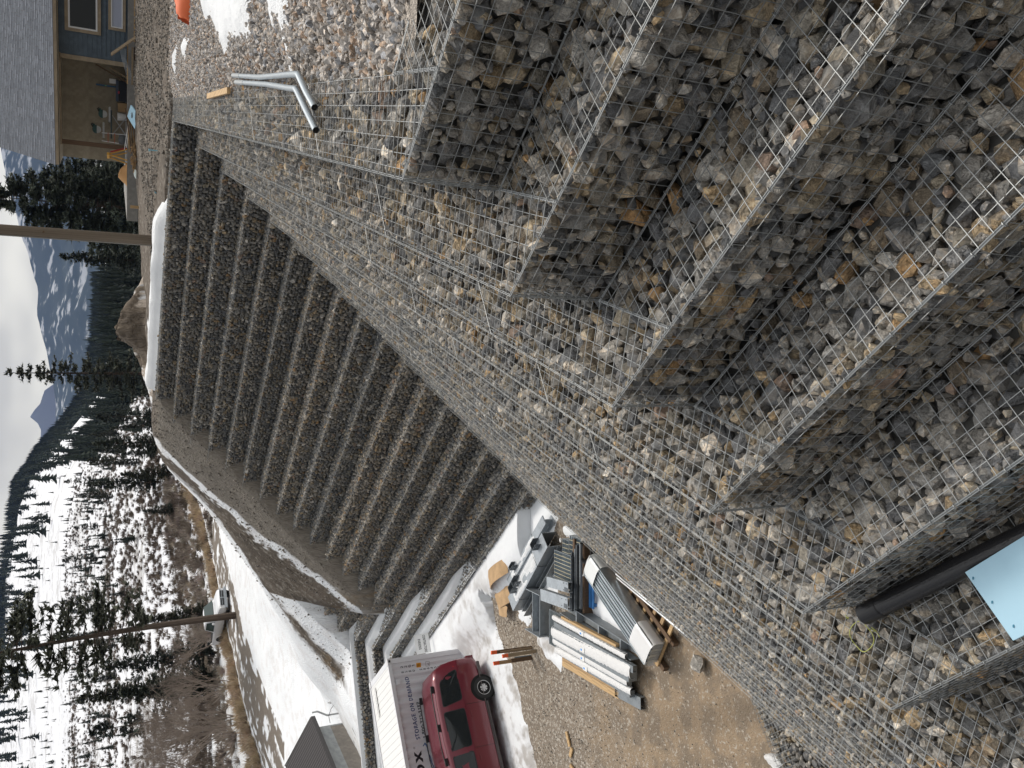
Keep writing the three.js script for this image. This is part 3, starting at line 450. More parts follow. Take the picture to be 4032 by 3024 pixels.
/* storage container */
{
  const u = [-.818, -.576], n = [.576, -.818];          // along its side, and out towards the camera (plan)
  const L = 6.06, Wd = 2.44, Hh = 2.59, c0 = [-8.45, 24.72];
  const t = thing('storage_container', 'white corrugated storage container with dark lettering behind the red minivan', 'container', [c0[0], 0, -c0[1]], Math.atan2(-.576, .818) + Math.PI);
  // local frame: +x along u, +z out to the camera
  t.rotation.y = Math.atan2(u[1], u[0]);
  const cw = M([.74, .75, .78], .5, .05, { bumpMap: fineBump, bumpScale: .004 });
  const art = cvs(2048, 876, (g, w, h) => {
    const P = 2048 / L; g.fillStyle = '#d9dade'; g.fillRect(0, 0, w, h);
    for (let i = 0; i < 900; i++) { g.fillStyle = `rgba(120,112,104,${.03 + .05 * h2(i, 3)})`; const x = h2(i, 1) * w; g.fillRect(x, h2(i, 2) * h, 1 + 2 * h2(i, 5), 6 + 30 * h2(i, 7)); }
    const X = s => w - s * P, Y = y => (Hh - y) * P;     // s metres from the rear end, y height
    const txt = (str, s0, s1, y, hh, col, font = '') => { g.fillStyle = col; g.font = `${font} 100px sans-serif`; const m = g.measureText(str).width; g.save(); g.translate(X(s0), Y(y)); g.scale((s0 - s1) * P / m, hh * P / 73); g.fillText(str, 0, 0); g.restore(); };
    txt('STORAGE ON DEMAND', 2.46, .59, 2.0, .125, '#2b3f6e', 'bold'); txt('1-800-373-1187', 2.46, 1.39, 1.80, .105, '#2d3038', 'bold');
    txt('Box', 3.86, 2.76, 2.03, .30, '#1c1f24', 'bold'); txt('®', 2.70, 2.62, 2.2, .06, '#555');
    const col = (str, s, y0, dy, hh) => [...str].forEach((ch, i) => { g.fillStyle = '#33363c'; g.font = `bold ${Math.round(hh * P * 1.37)}px sans-serif`; g.textAlign = 'center'; if (ch !== ' ') g.fillText(ch, X(s), Y(y0 - i * dy)); g.textAlign = 'left'; });
    col('22G1', .29, 2.12, .125, .085); col('BSBU 286453 7', .45, 2.12, .118, .085);
    g.fillStyle = '#e39b1c'; g.fillRect(X(.37), Y(1.69), .13 * P, .15 * P); g.fillStyle = '#3a2c10'; for (let i = 0; i < 3; i++) g.fillRect(X(.35), Y(1.67 - i * .045), .09 * P, .018 * P);
    g.strokeStyle = '#555'; g.lineWidth = 3; g.strokeRect(X(.37), Y(1.38), .13 * P, .12 * P); g.fillStyle = '#444'; g.font = 'bold 20px sans-serif'; g.fillText('67', X(.35), Y(1.28));
    g.strokeStyle = '#3a5a8c'; g.lineWidth = 9; g.beginPath(); g.moveTo(X(3.8), Y(1.68)); g.quadraticCurveTo(X(3.1), Y(1.78), X(2.58), Y(1.87)); g.moveTo(X(2.66), Y(1.95)); g.lineTo(X(2.58), Y(1.87)); g.lineTo(X(2.68), Y(1.82)); g.stroke();
    g.strokeStyle = '#e29a2a'; g.lineWidth = 9; g.beginPath(); g.moveTo(X(3.9), Y(1.78)); g.quadraticCurveTo(X(3.2), Y(1.72), X(2.60), Y(1.58)); g.stroke();
  });
  art.wrapS = art.wrapT = THREE.ClampToEdgeWrapping;
  const corr = (x0, x1, z, s, uvs) => { // corrugated wall from x0 to x1 facing s*z
    const xs = [], pit = .276; for (let x = x0 + .1; x < x1 - .1; x += pit) for (const [a, d] of [[0, 0], [.07, 0], [.138, 1], [.208, 1]]) if (x + a < x1 - .1) xs.push([x + a, d]);
    xs.unshift([x0, 0]); xs.push([x1, 0]); const p = [], uv = []; const y0 = .16, y1 = Hh - .11;
    const v = (q, y) => { p.push(q[0], y, z - s * q[1] * .036); uv.push(1 - q[0] / L, y / Hh); };
    for (let i = 0; i < xs.length - 1; i++) { const a = xs[i], b = xs[i + 1]; v(a, y0); v(b, y0); v(b, y1); v(a, y0); v(b, y1); v(a, y1); }
    const g = new THREE.BufferGeometry(); g.setAttribute('position', new THREE.Float32BufferAttribute(p, 3)); g.setAttribute('uv', new THREE.Float32BufferAttribute(uv, 2)); g.computeVertexNormals(); return g;
  };
  mesh('side_wall', corr(.1, L - .1, -.03, 1), M([1, 1, 1], .5, .03, { map: art }), t);
  mesh('side_wall', corr(.1, L - .1, -Wd + .03, -1), cw, t);
  let gb = new GB(); for (let x = .12; x < L - .15; x += .20) gb.box(x, x + .12, Hh - .05, Hh - .027, -Wd + .08, -.08); gb.box(.05, L - .05, Hh - .09, Hh - .035, -Wd + .05, -.05); gb.build('roof', M([.8, .8, .79], .55), t);
  gb = new GB(); for (const z of [-.06, -Wd]) for (const y of [0, Hh - .11]) gb.box(.17, L - .17, y + (y ? 0 : .02), y + (y ? .11 : .17), z, z + .06); for (const x of [0, L - .17]) for (const y of [0, Hh - .12]) gb.box(x, x + .17, y + .01, y + .10, -Wd + .17, -.17); for (const x of [0, L - .15]) for (const z of [-.15, -Wd]) gb.box(x, x + .15, .12, Hh - .12, z, z + .15); gb.build('frame', cw, t);
  for (const x of [-.01, L - .17]) for (const z of [-.165, -Wd - .01]) for (const y of [-.005, Hh - .118]) { const g = new GB().box(x, x + .18, y, y + .12, z, z + .175); const o = g.build('corner_casting', M([.66, .66, .67], .6), t); new GB().box(x + .05, x + .12, y + .03, y + .09, z + (z > -1 ? .176 : -.002), z + (z > -1 ? .179 : 0)).build('slot', MT.blackDull, o); }
  gb = new GB().box(.035, .06, .14, Hh - .12, -Wd + .16, -.16); gb.build('end_wall', cw, t);
  gb = new GB().box(.66, .80, 2.30, 2.42, -.02, .02); for (let i = 0; i < 4; i++) gb.box(.67 + i * .033, .69 + i * .033, 2.31, 2.41, .02, .026); gb.build('vent', cw, t);
  const plate = cvs(256, 64, g => { g.fillStyle = '#d6d6d4'; g.fillRect(0, 0, 256, 64); g.fillStyle = '#888'; g.font = '40px monospace'; g.fillText('286453', 30, 46); });
  mesh('roof_mark', new THREE.PlaneGeometry(.9, .2).rotateX(-Math.PI / 2).rotateY(Math.PI).translate(.75, Hh - .005, -1.9), M([1, 1, 1], .6, 0, { map: plate, polygonOffset: true }), t);
  flipZ(t);
}

function lathe(pts, n, ax) { const g = new THREE.LatheGeometry(pts.map(p => new THREE.Vector2(p[0], p[1])), n); if (ax === 'z') g.rotateX(Math.PI / 2); return g; }
function wheel(parent, x, z, r, w, side, m, spokes = 7) {
  const g = new THREE.Group(); g.name = 'wheel'; g.position.set(x, r, z); parent.add(g);
  const ty = mesh('tyre', lathe([[r * .62, -w / 2], [r * .9, -w / 2], [r * .985, -w * .36], [r, -w * .2], [r, w * .2], [r * .985, w * .36], [r * .9, w / 2], [r * .62, w / 2]], 32, 'z'), M([.022, .022, .022], .85), g);
  const s = side, k = new GB(); k.geo(lathe([[.001, 0], [r * .62, 0], [r * .64, .02], [r * .64, w * .4], [r * .6, w * .42], [r * .58, .03], [.001, .03]], 32, 'z').scale(1, 1, s));
  const rim = mesh('rim', k.make(), M([.08, .08, .085], .6, .5), g);
  const sp = new GB(); for (let i = 0; i < spokes; i++) { const a = i / spokes * 6.2832, a1 = a - .14, a2 = a + .14, q = (A, R0, z) => [Math.cos(A) * R0, Math.sin(A) * R0, z]; const z0 = s * w * .42, z1 = s * w * .46; sp.quad(q(a - .5, r * .16, z1), q(a1 - .06, r * .58, z0), q(a2 + .06, r * .58, z0), q(a + .5, r * .16, z1)); sp.quad(q(a - .4, r * .13, z1 - s * .03), q(a1 + .03, r * .58, z0 - s * .03), q(a1 + .03, r * .58, z0), q(a - .4, r * .13, z1)).quad(q(a + .4, r * .13, z1), q(a2 - .03, r * .58, z0), q(a2 - .03, r * .58, z0 - s * .03), q(a + .4, r * .13, z1 - s * .03)); }
  sp.geo(lathe([[r * .57, 0], [r * .63, 0], [r * .63, .03], [r * .57, .03]], 32, 'z').translate(0, 0, s * w * .42 - (s > 0 ? .02 : .01))); sp.geo(lathe([[.001, 0], [r * .16, 0], [r * .14, .02], [.001, .025]], 16, 'z').scale(1, 1, s).translate(0, 0, s * w * .45));
  mesh('spokes', sp.make(), M([.58, .58, .59], .45, .3), g); return g;
}
// body from cross-sections; each station: [x, halfwidth, y_sill, y_belt, y_roof, roofHalf]
function loftBody(st, belly) {
  const N = 15, rows = st.map(([x, w, ys, yb, yr, wr, ye = ys]) => {
    const P = [[.0, ye], [w * .8, ye], [w * .97, ys + .03], [w, ys + .16], [w * 1.0, mix(ys, yb, .55)], [w * .985, yb - .03], [w * .965, yb], [mix(w * .965, wr, .5), mix(yb, yr, .5)], [wr + .03, yr - .10], [wr - .02, yr - .035], [wr - .13, yr - .008], [wr * .5, yr + .012], [0, yr + .018]];
    return [...P, ...P.slice(0, -1).reverse().map(([a, b]) => [-a, b])].map(([z, y]) => [x, y, z]);
  });
  const n = rows[0].length, p = rows.flat(2), ix = []; for (let i = 0; i < rows.length - 1; i++) for (let j = 0; j < n; j++) { const a = i * n + j, b = i * n + (j + 1) % n, c = a + n, d = b + (j + 1 === n ? n : n); ix.push(a, b, i * n + n + (j + 1) % n, a, i * n + n + (j + 1) % n, c); }
  for (const [o, s] of [[0, 1], [(rows.length - 1) * n, -1]]) { const c = p.length / 3; let m = [0, 0, 0]; for (let j = 0; j < n; j++) for (let q = 0; q < 3; q++) m[q] += p[(o + j) * 3 + q] / n; p.push(...m); for (let j = 0; j < n; j++) s > 0 ? ix.push(c, o + (j + 1) % n, o + j) : ix.push(c, o + j, o + (j + 1) % n); }
  const g = new THREE.BufferGeometry(); g.setAttribute('position', new THREE.Float32BufferAttribute(p, 3)); g.setIndex(ix); g.computeVertexNormals(); g.setAttribute('uv', new THREE.BufferAttribute(new Float32Array(p.length / 3 * 2), 2)); return g;
}
// a window lying just proud of a side: corners [x,y] ordered, half-width from fn
function sidePane(pts, zf, s, off = .006) { const gb = new GB(), c = pts.reduce((a, b) => [a[0] + b[0] / pts.length, a[1] + b[1] / pts.length], [0, 0]); const q = ([x, y]) => [x, y, s * (zf(x, y) + off)]; for (let i = 0; i < pts.length; i++) gb.tri(q(c), q(pts[i]), q(pts[(i + 1) % pts.length])); return gb; }
function roundPoly(pts, r) { const o = []; const n = pts.length; for (let i = 0; i < n; i++) { const a = pts[(i + n - 1) % n], b = pts[i], c = pts[(i + 1) % n]; const la = Math.hypot(a[0] - b[0], a[1] - b[1]), lc = Math.hypot(c[0] - b[0], c[1] - b[1]), p = [b[0] + (a[0] - b[0]) / la * r, b[1] + (a[1] - b[1]) / la * r], q = [b[0] + (c[0] - b[0]) / lc * r, b[1] + (c[1] - b[1]) / lc * r]; for (let t = 0; t <= 4; t++) { const u = t / 4; o.push([(1 - u) * (1 - u) * p[0] + 2 * u * (1 - u) * b[0] + u * u * q[0], (1 - u) * (1 - u) * p[1] + 2 * u * (1 - u) * b[1] + u * u * q[1]]); } } return o; }
{
  // local: +x forward, +z to the driver's... near side; rear bumper at x = 0
  const hd = [-.822, -.569], rear = [-8.12, 23.0], nz = [-hd[1], hd[0]];
  const t = thing('minivan', 'dark red minivan with roof rails parked on dirty snow beside the white container', 'minivan', [rear[0] + (-.569 - .0) * 0, 0, -rear[1]]);
  t.rotation.y = Math.atan2(hd[1], hd[0]);
  // the near side is at z = 0 of the wheel line, so shift the body half a width away
  const body = new THREE.Group(); const Z0 = .97;
  const paint = new THREE.MeshPhysicalMaterial({ roughness: .38, metalness: .25, clearcoat: .9, clearcoatRoughness: .12, side: THREE.DoubleSide }); paint.color.setRGB(.155, .012, .026);
  const glass = new THREE.MeshPhysicalMaterial({ roughness: .06, metalness: 0, side: THREE.DoubleSide, clearcoat: .5 }); glass.color.setRGB(.012, .016, .018);
  const st = [[0, .80, .42, .98, 1.10, .60, .40], [.05, .88, .38, 1.0, 1.42, .62, .34], [.22, .955, .34, 1.02, 1.66, .64, .30], [.5, .97, .30, 1.03, 1.725, .655, .26], [1.2, .975, .27, 1.03, 1.765, .665, .24], [2.2, .975, .26, 1.02, 1.765, .665, .24], [3.0, .975, .26, 1.01, 1.72, .65, .24], [3.45, .972, .26, 1.0, 1.58, .62, .24], [3.9, .965, .27, .99, 1.24, .66, .24], [4.1, .955, .28, .95, 1.03, .70, .24], [4.6, .91, .30, .82, .90, .64, .26], [4.85, .84, .34, .68, .76, .58, .3], [4.95, .72, .40, .56, .62, .5, .36]].map(s => s);
  const bm = loftBody(st); bm.translate(0, 0, Z0); mesh('body', bm, paint, t);
  const itp = (x, j) => { for (let i = 0; i < st.length - 1; i++) if (x <= st[i + 1][0]) { const a = (x - st[i][0]) / (st[i + 1][0] - st[i][0]); return mix(st[i][j], st[i + 1][j], a); } return st[st.length - 1][j]; };
  const zf = (x, y) => { const w = itp(x, 1), wr = itp(x, 5), yb = itp(x, 3), yr = itp(x, 4) - .10; return mix(w * .965, wr + .03, Math.max(0, Math.min(1, (y - yb) / (yr - yb)))); };
  const wins = [['rear_window', [[.33, 1.07], [1.18, 1.06], [1.28, 1.58], [.62, 1.55], [.42, 1.36]]], ['rear_window', [[1.45, 1.06], [2.45, 1.05], [2.5, 1.58], [1.45, 1.60]]], ['front_window', [[2.62, 1.05], [3.62, 1.03], [3.35, 1.42], [3.05, 1.56], [2.64, 1.58]]]];
  for (const s of [1, -1]) for (const [nm, pts] of wins) { const rp = roundPoly(pts, .07), gbw = sidePane(rp, zf, s, .009); const g = gbw.make().translate(0, 0, Z0); const o = mesh(nm, g, glass, t); const sl = sidePane(roundPoly(pts.map(([x, y]) => { const c = pts.reduce((a, b) => [a[0] + b[0] / pts.length, a[1] + b[1] / pts.length], [0, 0]); return [x + Math.sign(x - c[0]) * .022, y + Math.sign(y - c[1]) * .022]; }), .08), zf, s, .005); mesh('window_seal', sl.make().translate(0, 0, Z0), MT.blackDull, o); }
  // rear glass and lamps
  let gb = new GB(); gb.quad([.012, 1.12, Z0 - .58], [.012, 1.12, Z0 + .58], [.175, 1.58, Z0 + .5], [.175, 1.58, Z0 - .5]); const rg = gb.make().translate(-.02, 0, 0); mesh('rear_glass', rg, glass, t);
  for (const s of [1, -1]) { gb = new GB(); const P = (x, y, d) => [x, y, Z0 + s * (zf(Math.max(x, .02), Math.max(y, 1.03)) + d)]; gb.quad(P(.0, .80, .0), P(.20, .80, .03), P(.24, 1.12, .02), P(.04, 1.14, .0)).quad([-.03, .80, Z0 + s * .62], P(.0, .80, .0), P(.04, 1.14, .0), [-.0, 1.14, Z0 + s * .60]); mesh('tail_lamp', gb.make(), M([.55, .02, .02], .2), t); }
  gb = new GB(); for (const s of [1, -1]) { for (let i = 0; i < 4; i++) { } gb.path([[.65, 1.77, Z0 + s * .585], [.72, 1.815, Z0 + s * .585], [2.35, 1.835, Z0 + s * .59], [2.75, 1.80, Z0 + s * .585], [2.82, 1.755, Z0 + s * .58]], .017, 6); }
  mesh('roof_rail', gb.make(), M([.03, .03, .03], .5), t);
  gb = new GB(); for (const s of [1, -1]) for (const x of [.62, 1.7, 2.62]) gb.box(x, x + .2, 1.73, 1.81, Z0 + s * .585 - .025, Z0 + s * .585 + .025); mesh('rail_foot', gb.make(), MT.blackDull, t);
  gb = new GB(); for (let i = -4; i <= 4; i++) gb.bar([.75, 1.767, Z0 + i * .105], [2.6, 1.782, Z0 + i * .105], .008, 5); mesh('roof_rib', gb.make(), paint, t);
  for (const s of [1, -1]) { gb = new GB(); const zz = (x, y) => Z0 + s * (itp(x, 1) + .004); const ln = (a, b) => gb.bar([a[0], a[1], zz(...a)], [b[0], b[1], zz(...b)], .005, 4); ln([1.36, .45], [1.36, 1.0]); ln([2.55, .35], [2.55, 1.0]); ln([3.65, .5], [3.6, 1.0]); ln([1.36, .36], [2.55, .34]); mesh('door_seam', gb.make(), MT.blackDull, t);
    gb = new GB(); for (const x of [1.55, 2.75]) gb.box(x, x + .18, .86, .90, Z0 + s * .968 - .012, Z0 + s * .968 + .02); mesh('door_handle', gb.make(), paint, t);
    gb = new GB(); gb.geo(new THREE.SphereGeometry(.1, 12, 8).scale(.7, .8, 1).translate(3.35, 1.12, Z0 + s * 1.06)); gb.bar([3.4, 1.05, Z0 + s * .95], [3.36, 1.1, Z0 + s * 1.04], .03, 6); mesh('mirror', gb.make(), paint, t);
    gb = new GB(); gb.quad([.2, .30, Z0 + s * .962], [4.3, .26, Z0 + s * .962], [4.3, .37, Z0 + s * .982], [.2, .40, Z0 + s * .982]); mesh('side_skirt', gb.make(), M([.09, .075, .075], .7), t);
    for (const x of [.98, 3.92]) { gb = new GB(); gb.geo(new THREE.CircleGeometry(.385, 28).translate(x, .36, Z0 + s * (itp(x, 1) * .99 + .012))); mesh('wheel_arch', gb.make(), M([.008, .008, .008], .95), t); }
    for (const x of [.98, 3.92]) wheel(t, x, Z0 + s * .865, .335, .25, s); }
  gb = new GB(); gb.box(-.045, .12, .40, .62, Z0 - .82, Z0 + .82); mesh('rear_bumper', gb.make(), paint, t);
  gb = new GB(); const ws = [[3.12, 1.64, .50], [3.98, 1.10, .66]]; gb.quad([3.22, 1.655, Z0 - .52], [3.22, 1.655, Z0 + .52], [4.02, 1.13, Z0 + .62], [4.02, 1.13, Z0 - .62]); mesh('windscreen', gb.make().translate(.02, .03, 0), glass, t);
  // put the near wheel where it stands
  t.position.set(-8.9 - hd[0] * .98, 0, -(22.41 - hd[1] * .98)); t.position.x += nz[0] * 0; t.position.y = .03;
}
/* stakes, sign, scraps, stone */
{
  const st = [['stake with a long split top, nearest the cardboard', -7.1, 20.01, 1.22, -.03, .02], ['stake in the middle with an orange-painted face', -7.12, 19.75, 1.0, .0, -.01], ['stake with a doubled lath and blue pipe, nearest the van', -7.4, 20.05, 1.12, -.02, .01]];
  st.forEach(([l, x, f, h, a, b], i) => {
    const t = thing('wooden_stake', 'upright orange-tipped wooden ' + l, 'stake', [x, 0, -f], .3 * i, 'orange-tipped survey stakes'); t.rotation.z = a; t.rotation.x = b;
    new GB().box(-.045, .045, -.2, h - .16, -.02, .02).build('lath', [MT.woodDark, MT.woodGrey, MT.wood][i], t); new GB().box(-.046, .046, h - .16, h, -.021, .021).build('painted_tip', MT.orange, t);
    if (i === 0) new GB().box(-.02, .03, -.1, h - .25, .022, .05).build('lath', MT.woodGrey, t);
    if (i === 2) { new GB().box(-.05, .05, .0, .62, .022, .06).build('lath', MT.woodDark, t); new GB().bar([.07, -.1, .03], [.07, .5, .04], .013, 8).build('pipe', M([.2, .3, .38], .5), t); }
  });
  const sg = cvs(512, 256, g => { g.fillStyle = '#eceded'; g.fillRect(0, 0, 512, 256); g.fillStyle = '#1d1e20'; g.font = 'bold 66px sans-serif'; g.textAlign = 'center'; g.fillText('CONTRACTORS', 256, 110, 480); g.fillText('PARKING', 256, 205, 320); });
  const s = thing('sign', 'white CONTRACTORS PARKING board set upside down against the lowest far gabions', 'sign', [-8.72, .53, -26.55], .53); s.rotation.order = 'YXZ'; s.rotation.x = -.16;
  new GB().box(-.32, .32, 0, .50, -.012, 0).build('board', MT.white, s); mesh('lettering', new THREE.PlaneGeometry(.63, .48).rotateZ(Math.PI).translate(0, .25, .002), M([1, 1, 1], .6, 0, { map: sg }), s);
  // stone block, wood scraps
  const g = hull(77, 22, 1.1, .8, 1); tag(mesh('stone_block', g, M([.85, .80, .72], .9, 0, { map: stoneMap, bumpMap: stoneBump, bumpScale: .05 })), 'single pale stone block lying at the foot of the near wall', 'stone').position.set(-5.33, .12, -12.8); scene.children[scene.children.length - 1].scale.setScalar(.19);
  [['bent pair of bright wood offcuts, nearest the middle of the yard', -8.78, 17.98, .35, .5], ['small triangular wood offcut just left of the bent pair', -9.05, 17.83, .26, -.4], ['short pale wood offcut at the very edge of the picture', -9.42, 17.76, .24, 1.2]].forEach(([l, x, f, L, a], i) => { const o = new GB().box(-L / 2, L / 2, 0, .035, -.05, .05); if (i === 0) { const q = new GB(); q.quad([-L / 2, .036, .05], [-L / 2, .036, -.05], [-.02, .036, -.14], [-.02, .036, -.04]); } const m = tag(o.build('wood_offcut', MT.woodNew), 'wood offcut: ' + l, 'wood scrap', 'wood offcuts on the yard floor'); m.position.set(x, .02, -f); m.rotation.y = a; });
}
/* steel: beams on the snow */
function ibeam(gb, p, q, w, h, t = .02) { // I section standing up between plan points at base height y
  const P = ([x, f], y) => [x, y, -f], y = 0; gb.beam(P(p, y), P(q, y), w, t * 1.5).beam(P(p, h - t * 1.5), P(q, h - t * 1.5), w, t * 1.5).beam(P(p, t * 1.5), P(q, t * 1.5), t, h - 3 * t); return gb;
}
function channel(gb, p, q, w, h, y0 = 0, t = .016, up = true) { const d = [q[0] - p[0], q[1] - p[1]], l = Math.hypot(...d), n = [-d[1] / l, d[0] / l], P = (a, s, y) => [a[0] + n[0] * s, y, -(a[1] + n[1] * s)]; const yw = up ? y0 : y0 + h - t; gb.beam(P(p, 0, yw), P(q, 0, yw), w, t); for (const s of [-w / 2 + t / 2, w / 2 - t / 2]) gb.beam(P(p, s, y0 + (up ? t : 0)), P(q, s, y0 + (up ? t : 0)), t, h - t); return gb; }
{
  const P = (p, y) => [p[0], y, -p[1]];
  const o1 = [-3.45, 18.75], e1 = [-5.52, 20.86], lab = [['narrow galvanized I-beam lying on the snow closest to the far wall', o1, e1, .26, .28], ['wide galvanized stair stringer with end brackets, snow lying in it', [-3.9, 18.45], [-5.98, 20.42], .44, .42], ['low dark steel angle half under the wide stringer', [-4.1, 18.15], [-6.2, 20.15], .16, .18]];
  lab.forEach(([l, p, q, w, h], i) => {
    const t = thing('steel_beam', l, 'steel beam', [p[0], .03, -p[1]], 0, 'galvanized steel on the snow'), m = i === 2 ? MT.galvDull : MT.galv, org = [p[0], 0, -p[1]]; const gb = new GB();
    if (i === 0) ibeam(gb, p, q, w, h); else channel(gb, p, q, w, h, 0, .016, i !== 1);
    gb.build(i ? 'channel' : 'i_section', m, t, org);
    const d = [(q[0] - p[0]), (q[1] - p[1])], L = Math.hypot(...d), u = [d[0] / L, d[1] / L], n = [-u[1], u[0]];
    for (const s of i === 1 ? [.35, L - .9, L - .6] : i === 0 ? [L - .75] : []) { const c = add2(p, u, s), b = new GB(); const a0 = add2(c, n, -w * .1), a1 = add2(c, n, -w * .52); b.beam(P(add2(a0, u, -.12), h), P(add2(a0, u, .12), h), .012, .16).beam(P(add2(a1, u, -.12), h), P(add2(a1, u, .12), h), .012, .16); b.beam(P(add2(a0, u, .13), h), P(add2(a1, u, .13), h), .014, .16); const o = b.build('bracket', MT.steelDark, t, org); const hole = new GB(); for (const z of [.05, .11]) hole.geo(new THREE.CylinderGeometry(.014, .014, .008, 10).rotateX(Math.PI / 2).translate(a0[0], h + z, -a0[1] + .012)); hole.build('bolt', MT.galv, o, org); }
    if (i < 2) for (const s of [L * .28, L * .8]) { const c = add2(p, u, s), b = new GB(); b.path([P(add2(c, n, -w * .55), .02), P(add2(c, n, -w * .55), h + .006), P(add2(c, n, w * .55), h + .006), P(add2(c, n, w * .55), .02)], .005, 5); b.build('strap', MT.blackDull, t, org); }
    if (i < 2) { const g = sheet(40, 8, (a, b) => { const s = mix(.7, L - .25, a), c = add2(add2(p, u, s), n, mix(-w * .46, w * .46, b)); const k = fbm(s * 3 + i * 9, b * 2, 3); return [c[0], (i ? h + .03 : h + .03) + Math.max(-.02, (i ? .05 : .035) * (k * 2.2 - .55) * sst(0, .2, b) * sst(1, .8, b) * sst(0, .1, a) * sst(1, .9, a) - .01), -c[1]]; }); mesh('beam_snow', g, MT.snow, scene, 'structure'); }
  });
  // squat I-section with end plates
  let t = thing('h_section', 'short upright-lying galvanized H-section with wide end plates on the gravel', 'steel section', [-5.9, .02, -19.15]); let gb = new GB();
  gb.box(-.52, .53, 0, .34, .27, .285).box(-.52, .53, 0, .34, -.14, -.125); gb.build('flange', MT.galv, t); new GB().box(-.52, .53, .15, .165, -.125, .27).build('web', MT.galvDull, t); for (const x of [.53, -.535]) new GB().box(x, x + .016, 0, .42, -.42, .40).build('end_plate', MT.galv, t);
  // two bracket channels lying across the bars
  [['galvanized bracket channel lying across the dark bars, farther of the two', [-4.80, 17.9], [-4.72, 16.85], .24, .56], ['galvanized bracket channel lying across the dark bars, nearer the H-section', [-5.17, 18.15], [-5.08, 16.8], .28, .60]].forEach(([l, p, q, w, y]) => { const t = thing('bracket_channel', l, 'steel channel', [p[0], 0, -p[1]], 0, 'bracket channels'), org = [p[0], 0, -p[1]]; channel(new GB(), p, q, w, .12, y, .012, false).build('channel', MT.galv, t, org); const b = new GB(); b.box(q[0] - .12, q[0] - .02, y + .122, y + .13, -q[1] - .16, -q[1] - .02); b.build('bolt_plate', MT.steelDark, t, org); const h = new GB(); for (const a of [.06, .2]) for (const s of [-.08, .08]) h.geo(new THREE.CylinderGeometry(.012, .012, .01, 8).translate(mix(q[0], p[0], a) + s, y + .124, -mix(q[1], p[1], a))); h.build('bolt', MT.steelDark, t, org); });
  // stair treads of grating
  const blue = M([.16, .21, .25], .5, .45), gold = M([.55, .5, .36], .5, .4);
  const tread = (label, x0, x1, z0, z1, y, n) => { const t = thing('stair_grating', label, 'steel grating', [(x0 + x1) / 2, y, -(z0 + z1) / 2], 0, 'stacked stair-tread gratings'); const hx = (x1 - x0) / 2, hz = (z1 - z0) / 2; new GB().box(-hx, hx, -.04, -.006, -hz, -hz + .012).box(-hx, hx, -.04, 0, hz - .012, hz).box(-hx, -hx + .012, -.04, 0, -hz, hz).box(hx - .012, hx, -.04, 0, -hz, hz).build('edge_bar', MT.galvDull, t); const b = new GB(); for (let x = -hx + .02; x < hx; x += .024) b.box(x, x + .006, -.036, -.004, -hz + .012, hz - .012); b.build('bearing_bar', blue, t); const c = new GB(); for (let i = 1; i < n; i++) { const x = mix(-hx, hx, i / n); c.box(x - .006, x + .006, -.012, .003, -hz + .012, hz - .012); } c.build('cross_bar', gold, t); };
  for (let i = 0; i < 3; i++) tread(['bottom', 'middle', 'upper'][i] + ' narrow grating panel of the pile by the near wall', -4.85, -3.8, 17.62, 17.95, .1 + i * .06, 10);
  for (let i = 0; i < 3; i++) tread(['bottom', 'middle', 'upper'][i] + ' wide grating panel of the pile beside the black tub', -4.32, -3.66, 17.02, 17.6, .1 + i * .06, 6);
  tread('uppermost grating panel with pale cross bars, across the pile', -4.86, -4.05, 17.1, 17.93, .46, 9);
  new GB(); tag(new GB().geo(hull(13, 12)).build('paper_cup', MT.white), 'crumpled white paper scrap on the farthest grating', 'scrap').position.set(-3.82, .32, -17.85); scene.children[scene.children.length - 1].scale.set(.07, .04, .06);
  // dark bars
  [[-4.15, -5.42, 17.34], [-4.0, -5.4, 17.22], [-3.9, -5.38, 17.12], [-3.78, -5.3, 16.99], [-3.74, -5.26, 16.87]].forEach(([x0, x1, f], i) => tag(new GB().box(x0, x1, .0, .06, -f - .008, -f + .008).box(x0, x1, .052, .06, -f - .04, -f).build('steel_bar', i % 2 ? MT.steelDark : MT.galvDull), `long dark steel angle bar under the bracket channels, ${['first', 'second', 'third', 'fourth', 'fifth'][i]} from the H-section side`, 'steel bar', 'dark angle bars') .position.y = .28 + .03 * (i % 2));
  tag(new GB().box(-5.4, -3.7, .0, .26, -17.36, -17.28).box(-5.4, -3.7, 0, .26, -16.9, -16.82).build('timber_bearer', MT.woodDark), 'dark timber bearers under the steel bars', 'timber');
  // serrated platform
  t = thing('grating_platform', 'square of open bar grating under the wrapped bundles', 'steel grating', [-6.15, .2, -18.32]); new GB().box(-.44, .44, -.05, -.01, -.37, -.36).box(-.44, .44, -.05, 0, .36, .37).box(-.44, -.43, -.05, 0, -.36, .36).box(.43, .44, -.05, 0, -.36, .36).build('edge_bar', MT.galvDull, t);
  { const b = new GB(), c = new GB(); for (let x = -.42; x < .43; x += .033) b.box(x, x + .007, -.045, -.004, -.36, .36); for (let z = -.33; z < .35; z += .066) c.box(-.43, .43, -.01, .003, z, z + .01); b.build('bearing_bar', M([.13, .17, .18], .5, .4), t); c.build('cross_bar', MT.galv, t); }
